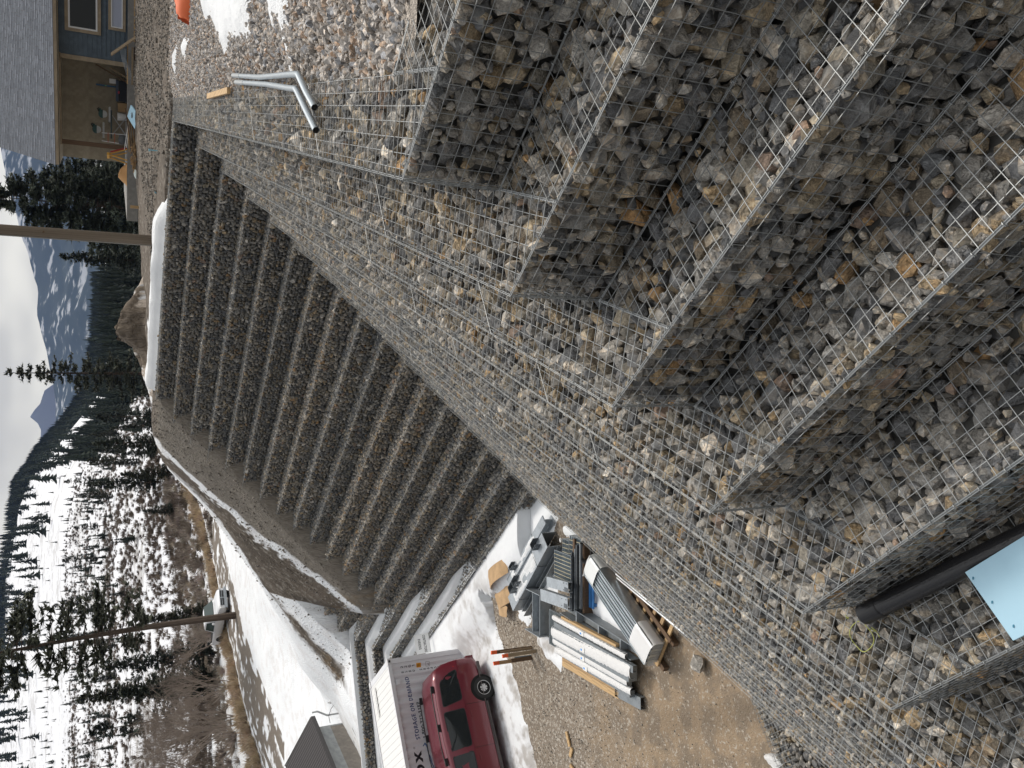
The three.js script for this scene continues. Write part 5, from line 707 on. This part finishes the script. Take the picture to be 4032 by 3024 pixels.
  o = at('dark_planks', 'dark weathered planks stacked on the dirt under the metal trim', 'planks', 4.1, 9.28, .6); for (let i = 0; i < 3; i++) new GB().beam([-.7, .08 * i, .1 * i], [.7, .08 * i, .1 * i], .2, .06).build('plank', i === 2 ? MT.woodGrey : MT.woodDark, o); new GB().beam([-.7, .34, 0], [.9, .34, 0], .1, .04).build('plank', MT.woodNew, o);
  // gravel under slab edge (bright band)
  const lb = at('ledger_board', 'pale form board along the foot of the slab', 'board', 0, 0, 0); new GB().box(5.0, 6.8, 9.34, 9.42, .3, .34).box(2.8, 4.2, 9.30, 9.36, .32, .36).build('board', MT.woodNew, lb);
}
/* utility pole, dirt mound, marker stakes */
{
  const p = thing('utility_pole', 'brown wooden utility pole rising behind the snow bank on the far crest', 'pole', [4.27, 8.9, -27]); mesh('pole', new THREE.CylinderGeometry(.125, .155, 13, 20).translate(0, 6.5, 0), M([.20, .165, .13], .9, 0, { map: woodMap }), p); p.rotation.z = -.005; new GB().bar([-.03, 3.05, .145], [.03, 3.02, .15], .02, 6).build('knot', MT.woodDark, p); mesh('cable_guard', new THREE.CylinderGeometry(.02, .02, 9, 8).translate(-.155, 4.6, .02), M([.25, .24, .22], .8), p);
  const w = []; for (let i = 0; i <= 24; i++) { const u = i / 24; w.push([mix(-40, -9, u), mix(36, 34, u) - 6 * u * (1 - u), mix(-60, -130, u)]); } tag(new GB().path(w, .02, 4).build('power_line', MT.blackDull), 'thin dark power line crossing the cloudy sky on the left', 'power line');
  const mound = sheet(60, 50, (u, v) => { const a = u * 6.2832, r = v, n = fbm(Math.cos(a) * 1.5 + 5, Math.sin(a) * 1.5 + r * 2 + 5, 4); return [1.6 + 3.3 * r * Math.cos(a) * (1 + .35 * (n - .5)), 8.75 + 1.0 * Math.pow(Math.cos(Math.min(1, r) * 1.57), 1.3) * (.35 + 1.3 * n) * (1 + .25 * Math.cos(a)) - .1 + .2 * (fbm(u * 22, v * 7, 3) - .5) * sst(1, .7, r), -34 + 1.8 * r * Math.sin(a)]; }, q => [q[0], q[2] + q[1]]);
  const mm = cmap(512, 512, (u, v) => { const n = sst(.3, .7, fbm(u * 11, v * 11, 5, 11)), s = sst(.50, .54, fbm(u * 3 + 4, v * 3, 5, 3) + .1 * (fbm(u * 20, v * 20, 3, 20) - .5)); return mix3(mix3([.10, .078, .058], [.2, .16, .12], n), mix3([.8, .8, .8], [.5, .43, .36], sst(.4, .6, n)), s); }, .22);
  mesh('dirt_mound', mound, M([1, 1, 1], .95, 0, { map: mm, bumpMap: stoneBump, bumpScale: .15 }), scene, 'structure');
  [['hammer-headed', 6.7, 26, .26], ['leaning', 5.6, 26.4, .08], ['short', 8.1, 25.2, .08]].forEach(([l, x, f, h], i) => { const t = thing('marker_stake', `${l} pale blue marker stake in the dirt behind the crest`, 'stake', [x, 8.95, -f], 0, 'blue marker stakes'); new GB().box(-.015, .015, 0, h, -.01, .01).build('peg', M([.3, .62, .75], .7), t); new GB().box(-.04, .03, h, h + .045, -.014, .014).build('flag', M([.3, .62, .75], .7), t); });
  tag(new GB().box(-.05, .05, 0, .34, -.05, .05).build('post_stub', MT.woodNew), 'short pale post stub at the left end of the slab', 'post').position.set(7.0, 9.2, -36.2);
}
/* ---------- valley side, mountains ---------- */
const interp = (pts, t) => { if (t <= pts[0][0]) return pts[0][1]; for (let i = 0; i < pts.length - 1; i++) if (t <= pts[i + 1][0]) return mix(pts[i][1], pts[i + 1][1], (t - pts[i][0]) / (pts[i + 1][0] - pts[i][0])); return pts[pts.length - 1][1]; };
// elevation (tangent above eye) of the skyline of the near hill by bearing x/f
const RIDGE = [[-1.2, .125], [-.6, .12], [-.33, .108], [-.30, .1035], [-.227, .0968], [-.156, .0918], [-.131, .0892], [-.0995, .0796], [-.066, .0612], [-.054, .0512], [-.035, .037], [-.01, .020], [.03, .008], [.09, .004], [.2, .012], [.5, .03], [1.2, .05]];
function hillH(x, f) {
  const t = x / f, D = f, er = interp(RIDGE, t), far = 1150, top = EYE + er * far + 6 * (fbm(t * 40, 2, 4) - .5);
  const k = sst(70, 120, D), s = (D - 80) / (far - 80);
  let y; const b = Math.min(1, Math.max(.15, (er - .01) / .085));          // strength of the slope by bearing
  if (s < .21) y = mix(1.9, 1.9 + 21 * b, Math.pow(Math.max(0, s) / .21, 1.15)); else if (s < .26) y = 1.9 + 21 * b + (s - .21) * 16; else y = mix(1.9 + 21 * b + .8, top, Math.pow((s - .26) / .74, .88));
  if (s > 1) y = top - (s - 1) * 120;
  y += k * (2.2 * (fbm(x * .02, f * .02, 4) - .5) * (1 + 4 * s) + .7 * (fbm(x * .12, f * .12, 3) - .5)) * sst(75, 180, D);
  return y;
}
{
  const N = 1024, T0 = -.62, T1 = .62; const DD = v => 74 * Math.pow(1500 / 74, v);
  const map = cmap(N, N, (u, v) => {
    const t = mix(T0, T1, u), f = DD(v), x = t * f, s = (f - 80) / 1070; const n1 = fbm(x * .02, f * .02, 4), n2 = fbm(x * .11, f * .11, 4), n3 = fbm(x * .5, f * .5, 3), n4 = vn(x * 1.7, f * 1.7);
    const bare = sst(.53, .66, n2 * .45 + n3 * .4 + n4 * .15 + .05 * Math.sin(f * .09 + 3 * n1)); let c = mix3([.82, .84, .88], mix3([.25, .20, .155], [.16, .14, .11], n4), bare * .5 * sst(330, 180, f) + bare * .35 * sst(180, 330, f));
    if (f < 90) c = mix3(c, [.36, .26, .16], sst(.48, .6, n2) * .5 * sst(90, 80, f));
    const terr = Math.abs(s - .215 - .01 * (n1 - .5)); c = mix3(c, [.82, .84, .88], sst(.02, .01, terr));
    const wood = sst(.0, .2, s + .22 * (n1 - .5) - mix(.88, .62, sst(-.15, -.09, t))); c = mix3(c, [.035, .04, .035], wood * .92);
    return c;
  });
  map.wrapS = map.wrapT = THREE.ClampToEdgeWrapping;
  mesh('hillside', sheet(260, 240, (u, v) => { const t = mix(T0, T1, u), f = DD(v); return [t * f, hillH(t * f, f), -f]; }, (q, u, v) => [u, v]), M([1, 1, 1], .95, 0, { map }), scene, 'structure');
  // far mountain, 6 km away
  const SKY = [[-1.2, 700], [-.45, 600], [-.25, 480], [-.12, 380], [-.0538, 317], [-.0035, 342], [.03, 377], [.058, 419], [.075, 440], [.085, 433], [.101, 430], [.133, 478], [.163, 529], [.215, 607], [.24, 626], [.4, 760], [1.2, 900]];
  const mmap = cmap(2048, 768, (u, v) => { const r = fbm(u * 70, v * 9, 4), r2 = fbm(u * 420 + v * 30, v * 26, 4), g = Math.abs(fbm(u * 34 + v * 9, v * 8, 5) - .5) * 2; const sn = .8 * sst(.56, .70, r * .3 + r2 * .65 + .14 * v - .05 - .12 * g) * sst(.15, .55, v) * .75; return mix3(mix3([.018, .032, .026], [.034, .05, .038], r2), [.8, .82, .86], sn); });
  mmap.wrapS = mmap.wrapT = THREE.ClampToEdgeWrapping;
  mesh('mountain', sheet(300, 60, (u, v) => { const t = mix(-1.2, 1.2, u), top = interp(SKY, t) + 16 * (fbm(t * 50, 4, 5) - .5); const d = 4600 + 1500 * v, gul = Math.abs(fbm(t * 26 + v * 1.2, v * 3, 5) - .5) * 2; return [t * 6000, mix(-20, top, Math.pow(v, 1.05)) - 90 * gul * v * (1 - v) * 2.5, -d * (1 + .0 * t)]; }, (q, u, v) => [u, v]), M([1, 1, 1], 1, 0, { map: mmap }), scene, 'structure');
  // a paler snowy range farther back
  mesh('snow_range', sheet(120, 20, (u, v) => { const t = mix(-.5, .3, u), top = 410 * sst(-.16, -.04, t) * sst(.06, -.03, t) * (.75 + .5 * fbm(t * 60, 9, 4)) + 72; return [t * 6900, mix(-30, top, v), -6900 + 200 * v]; }), M([.62, .66, .72], 1), scene, 'structure');
}
/* ---------- trees ---------- */
const bark = M([.10, .075, .058], .95, 0, { map: woodMap }), leafs = [[.052, .064, .044], [.068, .074, .048], [.046, .058, .045]].map(c => M(c, .9)), twigM = M([.27, .225, .19], .95);
function conifer(seed, h, spread, o = {}) { // returns {trunk, crown} geometries with the base at 0
  const r = rng(seed), a = (x, y) => x + (y - x) * r(), { clear = .12, dens = 1, gap = .0, up = .15, shape = 1, tuft = .34, lean = 0, trunkR = h * .014 } = o; const tr = new GB(), cr = new GB(); const off = y => [lean * y * y / h, 0];
  const seg = 10; for (let i = 0; i < seg; i++) { const y0 = h * i / seg, y1 = h * (i + 1) / seg; tr.bar([off(y0)[0], y0 - (i ? 0 : .5), 0], [off(y1)[0], y1, 0], trunkR * (1 - i / seg * .93), 7, trunkR * (1 - (i + 1) / seg * .93)); }
  for (let y = h * clear; y < h * .985;) {
    const q = (y / h - clear) / (1 - clear), env = spread * Math.pow(1 - q, .75 * shape) * (.25 + .75 * Math.min(1, q * 5 + .35)), n = 3 + Math.floor(r() * 4);
    if (r() > gap) for (let i = 0; i < n; i++) {
      const A = a(0, 6.28), L = env * a(.45, 1.12) + .15, dy = up * L + a(-.12, .12) * L, ox = off(y)[0], end = [ox + Math.cos(A) * L, y + dy - .1 * L, Math.sin(A) * L]; tr.bar([ox, y, 0], end, .012 + .009 * L, 3, .006);
      const m = Math.max(2, Math.round(L * 3.2 * dens)); for (let j = 0; j < m; j++) {
        const s = .32 + .72 * (j + r()) / m, c = [mix(ox, end[0], s) + a(-.25, .25) * tuft, mix(y, end[1], s) + a(-.22, .2) * tuft * 1.2, mix(0, end[2], s) + a(-.25, .25) * tuft], z = tuft * a(.7, 1.35);
        for (let k = 0; k < 5; k++) { const B = a(0, 6.28), e = a(-.5, .9), d = [Math.cos(B) * Math.cos(e), Math.sin(e), Math.sin(B) * Math.cos(e)], w = .3 * z, p = [-d[2] * w + a(-.08, .08), a(-.1, .1) * z, d[0] * w]; cr.tri([c[0] - p[0] - d[0] * z * .3, c[1] - p[1], c[2] - p[2] - d[2] * z * .3], [c[0] + p[0] - d[0] * z * .3, c[1] + p[1], c[2] + p[2] - d[2] * z * .3], [c[0] + d[0] * z, c[1] + d[1] * z, c[2] + d[2] * z]); }
      }
    }
    y += a(.16, .34) * Math.max(.8, h / 16);
  }
  return { trunk: tr.make(), crown: cr.make() };
}
function tree(label, g, m, p, turn, s, grp, name = 'conifer_tree') { const t = thing(name, label, 'tree', p, turn, grp); t.scale.setScalar(s); mesh('trunk', g.trunk, bark, t); mesh('crown', g.crown, m, t); return t; }
{
  R = rng(321);
  const G = [conifer(11, 15, 2.6, { clear: .08, tuft: .5 }), conifer(12, 12, 2.2, { clear: .05, tuft: .5 }), conifer(13, 17, 2.7, { clear: .25, gap: .25, tuft: .55, shape: .7 }), conifer(14, 9, 2.0, { clear: .04, tuft: .45 })];
  const ctr = conifer(21, 23.2, 4.6, { clear: .10, gap: .22, tuft: .5, dens: 1.5, up: .06, shape: .95 }); tree('tall open-crowned conifer in the centre, standing alone behind the far crest', ctr, leafs[1], [1.5, 0, -130], .4, 1);
  const big = conifer(22, 15.5, 5.6, { clear: .03, tuft: .55, dens: 1.7, up: .12, shape: .62 }); tree('broad dense conifer rising beside the house behind the utility pole', big, leafs[0], [18.6, 5.4, -97], 1, 1);
  tree('broad conifer half hidden behind the house roof corner', big, leafs[0], [23.0, 5.2, -106], 3, .8); tree('smaller dark conifer at the left edge of the broad one', G[0], leafs[2], [14.6, 4.0, -108], 2, .78);
  const lean = conifer(23, 21, 4.2, { clear: .28, gap: .42, tuft: .5, dens: 1.0, lean: -.065, up: .05, shape: .55, trunkR: .27 }); tree('leaning pine with a bare lower trunk in front of the white pickup', lean, leafs[1], [-16.6, 1.9, -62.5], 0, 1, null, 'pine_tree');
  // conifers along the road and over the snowy slope
  const near = [[-7.2, 112, .62, 0, 'dark conifer straight behind the parked cars'], [-10.6, 108, .5, 1, 'slender conifer between the parked cars and the white pickup'], [-4.2, 118, .55, 2, 'conifer close to the left of the tall centre one'], [-14.5, 104, .42, 3, 'small round conifer right of the white pickup'], [-20.5, 79, .5, 1, 'conifer whose crown meets the leaning pine from behind'], [-22.6, 74, .62, 0, 'dark conifer just left of the leaning pine'], [-25.2, 75, .66, 1, 'dark conifer behind the leafless thicket trees'], [-28.2, 84, .75, 0, 'dark conifer at the left edge above the thicket'], [-30.5, 82, .6, 2, 'thin conifer at the very left edge of the picture'], [-13, 120, .6, 0, 'conifer up the slope above the small round one']];
  near.forEach(([x, f, s, k, l], i) => tree(l, G[k], leafs[i % 3], [x, hillH(x, f) - .2, -f], i * 1.7, s));
  const pos = []; for (let i = 0; i < 34; i++) { const f = 125 + 130 * R(), t = -.36 + .40 * R(), x = t * f; if (t > -.02 && f < 150) continue; pos.push([x, f, rr(.25, .55), i % 4]); }
  pos.forEach(([x, f, s, k], i) => tree('smaller conifer scattered on the snowy slope beyond the road', G[k], leafs[i % 3], [x, hillH(x, f) - .2, -f], i * 1.7, s, 'conifers scattered on the snowy slope'));
  // forest: dark wood on the ridge, on the flank and in the valley gap
  const mk = (seed, h, w) => { const r = rng(seed), gb = new GB(); gb.bar([0, -.5, 0], [0, h * .9, 0], h * .016, 4, .02); for (let i = 0; i < 9; i++) { const y = h * (.1 + .86 * i / 9), R0 = w * (1 - i / 9.4) * (.8 + .4 * r()), n = 6; for (let j = 0; j < n; j++) { const A = (j + r()) / n * 6.28, B = A + .7 + .4 * r(), q = R0 * (.6 + .6 * r()); gb.tri([0, y + h * .15, 0], [Math.cos(A) * q, y - h * .02 * r(), Math.sin(A) * q], [Math.cos(B) * R0 * .7, y, Math.sin(B) * R0 * .7]); } } return gb.make(); };
  const forest = (name, label, g, m, L) => { const im = new THREE.InstancedMesh(g, m, L.length), q = new THREE.Quaternion(), M4 = new THREE.Matrix4(), c = new THREE.Color(); L.forEach(([x, y, f, s], i) => { q.setFromAxisAngle(V(0, 1, 0), R() * 6.28); M4.compose(V(x, y, -f), q, V(s * rr(.85, 1.15), s, s * rr(.85, 1.15))); im.setMatrixAt(i, M4); const k = rr(.7, 1.3); c.setRGB(k, k, k * rr(.9, 1.05)); im.setColorAt(i, c); }); im.name = name; im.castShadow = im.receiveShadow = true; tag(im, label, 'forest', null, 'stuff'); scene.add(im); };
  const fm = M([.024, .034, .026], .95); let L = [];
  for (let i = 0; i < 30000; i++) { const t = rr(-.55, .12), f = rr(420, 1160), s = (f - 80) / 1070, x = t * f; const th = mix(.84, .55, sst(-.15, -.09, t)); if (R() > sst(th, th + .2, s + .25 * (fbm(x * .012, f * .012, 4) - .5)) * .9 + .02) continue; L.push([x, hillH(x, f), f, rr(.8, 1.35)]); }
  forest('ridge_forest', 'dark conifer forest covering the top of the near ridge', mk(5, 11, 2.2), fm, L);
  L = []; for (let i = 0; i < 2600; i++) { const t = rr(-.56, .06), f = 130 + 420 * Math.pow(R(), .8), x = t * f; const n = fbm(x * .03 + 9, f * .03, 4); if (R() > sst(.45, .62, n) * .6 + .03) continue; L.push([x, hillH(x, f), f, rr(.14, .45)]); }
  forest('slope_trees', 'loose young conifers dotted over the snowy slope', mk(6, 9, 1.9), fm, L);
  L = []; for (let i = 0; i < 3400; i++) { const t = rr(-.08, .62), f = rr(170, 420), x = t * f; if (t < -.01 && f < 260) continue; L.push([x, hillH(x, f) - 1, f, rr(.45, .9)]); }
  forest('valley_forest', 'dark conifer forest in the valley gap below the blue mountain', mk(7, 12, 2.4), fm, L);
  // shrubs
  const sh = new GB(); { const r = rng(71); for (let i = 0; i < 46; i++) { const A = r() * 6.28, e = .2 + r() * 1.2, l = .35 + .5 * r(), d = [Math.cos(A) * Math.cos(e), Math.sin(e), Math.sin(A) * Math.cos(e)], p = [d[0] * l * .5 * r(), .05, d[2] * l * .5 * r()]; sh.tri([p[0] - .05, p[1], p[2]], [p[0] + .05, p[1], p[2] + .04], [p[0] + d[0] * l, p[1] + d[1] * l, p[2] + d[2] * l]); } }
  const scat = (name, label, cat, m, L, tint) => { const im = new THREE.InstancedMesh(sh.make(), m, L.length), q = new THREE.Quaternion(), M4 = new THREE.Matrix4(), c = new THREE.Color(); L.forEach(([x, y, f, s], i) => { q.setFromAxisAngle(V(0, 1, 0), R() * 6.28); M4.compose(V(x, y, -f), q, V(s, s * rr(.7, 1.2), s)); im.setMatrixAt(i, M4); const k = rr(.7, 1.35); c.setRGB(k, k * rr(.92, 1), k * rr(.85, 1)); im.setColorAt(i, c); }); im.name = name; tag(im, label, cat, null, 'stuff'); scene.add(im); };
  L = []; for (let i = 0; i < 26000; i++) { const t = rr(-.56, .1), f = 78 + 300 * Math.pow(R(), 1.5), x = t * f; if (R() > .25 + .75 * sst(.38, .6, fbm(x * .06, f * .06, 4))) continue; L.push([x, hillH(x, f) - .05, f, rr(.35, 1.15)]); }
  scat('slope_shrubs', 'brown sagebrush shrubs dotted all over the snowy slope', 'shrubs', M([.13, .105, .085], .95), L);
  L = []; for (let i = 0; i < 1900; i++) { const f = rr(50, 120), rd = -14.6 - (f - 72) * -.327; const x = rd * 1 - 2.8 - 3.4 * R() * R() ; if (f < 60 && x < -30) continue; L.push([x, Math.max(hillH(x, f), bankH(x, f)) - .05, f, rr(.35, .95)]); }
  scat('dry_brush', 'band of tawny dry grass and brush along the road', 'brush', M([.46, .38, .28], .95), L);
  L = []; for (let i = 0; i < 520; i++) { const f = rr(56, 112), rd = -14.6 - (f - 72) * -.327; const x = rd - 7 - 9 * R(); L.push([x, Math.max(hillH(x, f), bankH(x, f)) - .05, f, rr(.5, 1.5)]); }
  scat('grey_brush', 'grey leafless brush thicket behind the tawny grass', 'brush', M([.30, .265, .23], .95), L);
  // bare trees at the left
  const bare = (seed, h) => { const r = rng(seed), gb = new GB(); const grow = (p, d, l, w, n) => { const q = [p[0] + d[0] * l, p[1] + d[1] * l, p[2] + d[2] * l]; gb.bar(p, q, w, n > 2 ? 5 : 3, w * .68); if (n === 0) return; const m = n > 4 ? 4 : 3; for (let i = 0; i < m; i++) { const e = [d[0] + (r() - .5) * 1.25, d[1] + (r() - .32) * .7, d[2] + (r() - .5) * 1.25], k = Math.hypot(...e); grow([mix(p[0], q[0], .55 + .45 * r()), mix(p[1], q[1], .55 + .45 * r()), mix(p[2], q[2], .55 + .45 * r())], e.map(v => v / k), l * (.6 + .2 * r()), w * .6, n - 1); } }; for (let i = 0; i < 4; i++) grow([(r() - .5) * .7, -.2, (r() - .5) * .7], [(r() - .5) * .6, 1, (r() - .5) * .6], h * .32, h * .0075, 5); return gb.make(); };
  const BG = [bare(1, 6.5), bare(2, 7.5)];
  [[-24, 62, 1], [-26, 66, 1.1], [-22.6, 66, .9], [-27.5, 70, 1.2], [-25, 72, 1], [-28.5, 62, 1], [-21, 72, .85], [-30, 68, 1.2], [-19.4, 69.5, .6], [-30.5, 60.5, 1.1]].forEach(([x, f, s], i) => { const t = thing('bare_tree', 'leafless brown thicket tree at the road edge on the left', 'tree', [x, Math.max(hillH(x, f), bankH(x, f)) - .1, -f], i * 1.3, 'leafless thicket trees'); t.scale.setScalar(s); mesh('branches', BG[i % 2], twigM, t); });
}
/* ---------- vehicles on the road ---------- */
function pickup(label, pos, turn, paintC, dark) {
  const t = thing('pickup_truck', label, 'pickup truck', pos, turn); const paint = new THREE.MeshPhysicalMaterial({ roughness: .4, metalness: .1, clearcoat: .6, side: THREE.DoubleSide }); paint.color.setRGB(...paintC); const gl = M([.035, .06, .055], .06);
  // +x forward, rear at 0, centre z = 0
  const st = [[0, .92, .55, .95, 1.0, .86, .5], [.1, .97, .5, 1.1, 1.16, .93, .48], [1.85, .98, .48, 1.12, 1.18, .93, .48], [1.9, .98, .48, 1.12, 1.4, .80, .48], [2.05, .98, .48, 1.12, 1.84, .70, .48], [2.6, .98, .48, 1.12, 1.9, .72, .48], [3.1, .98, .48, 1.12, 1.86, .72, .48], [3.75, .98, .48, 1.12, 1.24, .86, .48], [4.2, .97, .48, 1.1, 1.2, .86, .48], [4.95, .94, .48, 1.05, 1.12, .84, .48], [5.25, .88, .5, .95, 1.0, .78, .5], [5.32, .8, .55, .85, .9, .7, .55]];
  mesh('body', loftBody(st), paint, t); new GB().box(.12, 1.75, 1.10, 1.19, -.74, .74).build('cargo_bed', MT.blackDull, t);
  const zf = (x, y) => mix(.95, .73, Math.max(0, Math.min(1, (y - 1.12) / .68)));
  for (const s of [1, -1]) { mesh('side_window', sidePane(roundPoly([[2.1, 1.2], [3.5, 1.2], [3.12, 1.74], [2.18, 1.76]], .05), zf, s, .02).make(), gl, t); for (const x of [.95, 4.35]) { wheel(t, x, s * .86, .38, .26, s, null, 6); mesh('wheel_arch', new THREE.CircleGeometry(.44, 20).translate(x, .5, s * .985), MT.blackDull, t); } const m = new GB().geo(new THREE.SphereGeometry(.12, 10, 8).scale(.5, 1, .9).translate(3.5, 1.3, s * 1.08)); mesh('mirror', m.make(), paint, t); mesh('headlight', new GB().box(5.2, 5.31, .78, .92, s * .78 - .12, s * .78 + .08).make(), MT.white, t); }
  new GB().quad([3.16, 1.86, -.62], [3.16, 1.86, .62], [3.78, 1.27, .80], [3.78, 1.27, -.80]).build('windscreen', gl, t).geometry.translate(.03, .02, 0);
  new GB().quad([1.92, 1.2, -.72], [1.92, 1.2, .72], [2.03, 1.78, .6], [2.03, 1.78, -.6]).build('rear_glass', gl, t).geometry.translate(-.03, .02, 0);
  new GB().box(5.30, 5.36, .62, .92, -.62, .62).build('grille', MT.black, t); new GB().box(5.35, 5.385, .61, .64, -.66, .66).box(5.35, 5.385, .9, .93, -.66, .66).box(5.35, 5.385, .76, .79, -.62, .62).box(5.35, 5.38, .64, .9, -.03, .03).build('grille_bar', MT.galv, t); new GB().box(5.28, 5.42, .42, .6, -.88, .88).build('bumper', dark ? MT.blackDull : MT.galv, t); return t;
}
{
  // the white pickup noses away to the right, seen from its side
  const a = [-19.8, 69.6], b = [-16.2, 66.0], th = Math.atan2(b[1] - a[1], b[0] - a[0]); pickup('white pickup truck parked on the snowy road behind the leaning pine', [a[0], 1.95, -a[1]], th, [.72, .73, .75]);
  const p = pickup('dark truck with a barred grille nosing out past the stepped end of the far wall', [-4.3, 2.0, -101], -2.2, [.05, .05, .055], true);
  // silver car showing over the ledge
  const t = thing('parked_car', 'silver hatchback with green-tinted windscreen showing over the far wall ledge', 'car', [-3.9, 2.2, -96], Math.PI + .45), paint = M([.62, .64, .66], .3, .3), gl = M([.10, .26, .22], .08); const st = [[0, .78, .4, .8, .95, .6], [.15, .84, .35, .95, 1.3, .58], [.6, .86, .3, .96, 1.52, .58], [1.6, .86, .28, .95, 1.56, .58], [2.4, .86, .28, .94, 1.45, .56], [3.15, .85, .3, .93, 1.02, .62], [3.9, .8, .34, .8, .86, .6], [4.1, .7, .4, .6, .66, .5]]; mesh('body', loftBody(st), paint, t); const zf = (x, y) => mix(.84, .6, Math.max(0, Math.min(1, (y - .95) / .5))); for (const s of [1, -1]) { mesh('side_window', sidePane(roundPoly([[.5, 1.0], [1.5, 1.0], [1.5, 1.42], [.75, 1.4]], .05), zf, s, .02).make(), MT.black, t); mesh('side_window', sidePane(roundPoly([[1.6, 1.0], [2.8, .98], [2.3, 1.36], [1.6, 1.42]], .05), zf, s, .02).make(), gl, t); for (const x of [.75, 3.25]) wheel(t, x, s * .76, .31, .2, s); } new GB().quad([2.42, 1.46, -.5], [2.42, 1.46, .5], [3.12, 1.05, .6], [3.12, 1.05, -.6]).build('windscreen', gl, t).geometry.translate(.03, .03, 0);
}
/* ---------- shed at the lower left ---------- */
{
  R = rng(404); const K = [-14.85, 36.0], T = [-.17, -.985], t = thing('shed', 'small shed with dark corrugated metal roof at the picture edge left of the container', 'shed', [K[0], .8, -K[1]], 0); t.rotation.y = Math.atan2(-T[0], T[1]) + Math.PI; t.rotation.y = Math.atan2(T[0], -T[1]); // +z runs along the wall towards the camera
  const up = M([.40, .42, .42], .8, 0, { map: grainMap }), lo = M([.30, .27, .235], .85, 0, { map: grainMap }), rf = M([.030, .026, .028], .6, .1); const Wd = 3.4, L = 6;
  // wall faces +x or -x? the yard lies on the right
  new GB().box(-.1, 0, .0, .85, 0, L).build('lower_wall', lo, t); new GB().box(-.11, .01, .855, 1.7, 0, L).build('upper_wall', up, t); new GB().box(-Wd, 0.01, 0, 1.7, -.1, -.002).build('end_wall', up, t); new GB().box(-Wd, -Wd + .1, 0, 1.7, 0, L).box(-Wd, 0, 0, 1.7, L, L + .1).build('rear_wall', lo, t);
  const g = new GB(), pit = .19; for (let z = -.35; z < L + .3; z += pit) { const r0 = .0, s = (x, y) => y; const a = [[.4, 1.60], [-1.7, 2.62], [-3.8, 1.60]]; for (let i = 0; i < 2; i++) { const p = a[i], q = a[i + 1]; for (const [z0, z1, h0, h1] of [[z, z + .05, 0, .035], [z + .05, z + .095, .035, .035], [z + .095, z + .145, .035, 0], [z + .145, z + pit, 0, 0]]) g.quad([p[0], p[1] + h0, z0], [p[0], p[1] + h1, z1], [q[0], q[1] + h1, z1], [q[0], q[1] + h0, z0]); } } g.build('corrugated_roof', rf, t);
  new GB().box(.30, .42, 1.46, 1.62, -.35, L).build('fascia', M([.045, .04, .04], .6), t); new GB().bar([.36, 1.63, -.36], [-1.7, 2.66, -.36], .03, 6).build('rake_trim', M([.07, .065, .065], .6), t);
  new GB().tri([-.0, 1.7, -.05], [-Wd, 1.7, -.05], [-1.7, 2.55, -.05]).build('gable', up, t);
  const c = thing('conduit_stub', 'grey conduit with white insulators and hanging cable at the shed corner', 'conduit', [-14.5, .8, -36.4]); new GB().path([[0, 0, 0], [0, .9, 0], [.2, 1.3, -.1], [.15, 1.5, -.2]], .04, 8).build('pipe', M([.45, .46, .46], .6), c); mesh('insulator', lathe([[.001, 0], [.09, .02], [.05, .08], [.09, .14], [.05, .2], [.08, .26], [.001, .4]], 14).translate(.55, .5, .0), MT.white, c); new GB().box(.35, .75, .42, .48, -.1, .1).build('bracket', MT.white, c); new GB().path([[.5, .5, 0], [.3, .75, .1], [.0, .85, .1], [-.3, .8, .15]], .012, 5).build('cable', MT.black, c);
  R = rng(12); const L2 = []; }
renderer.render(scene, camera);
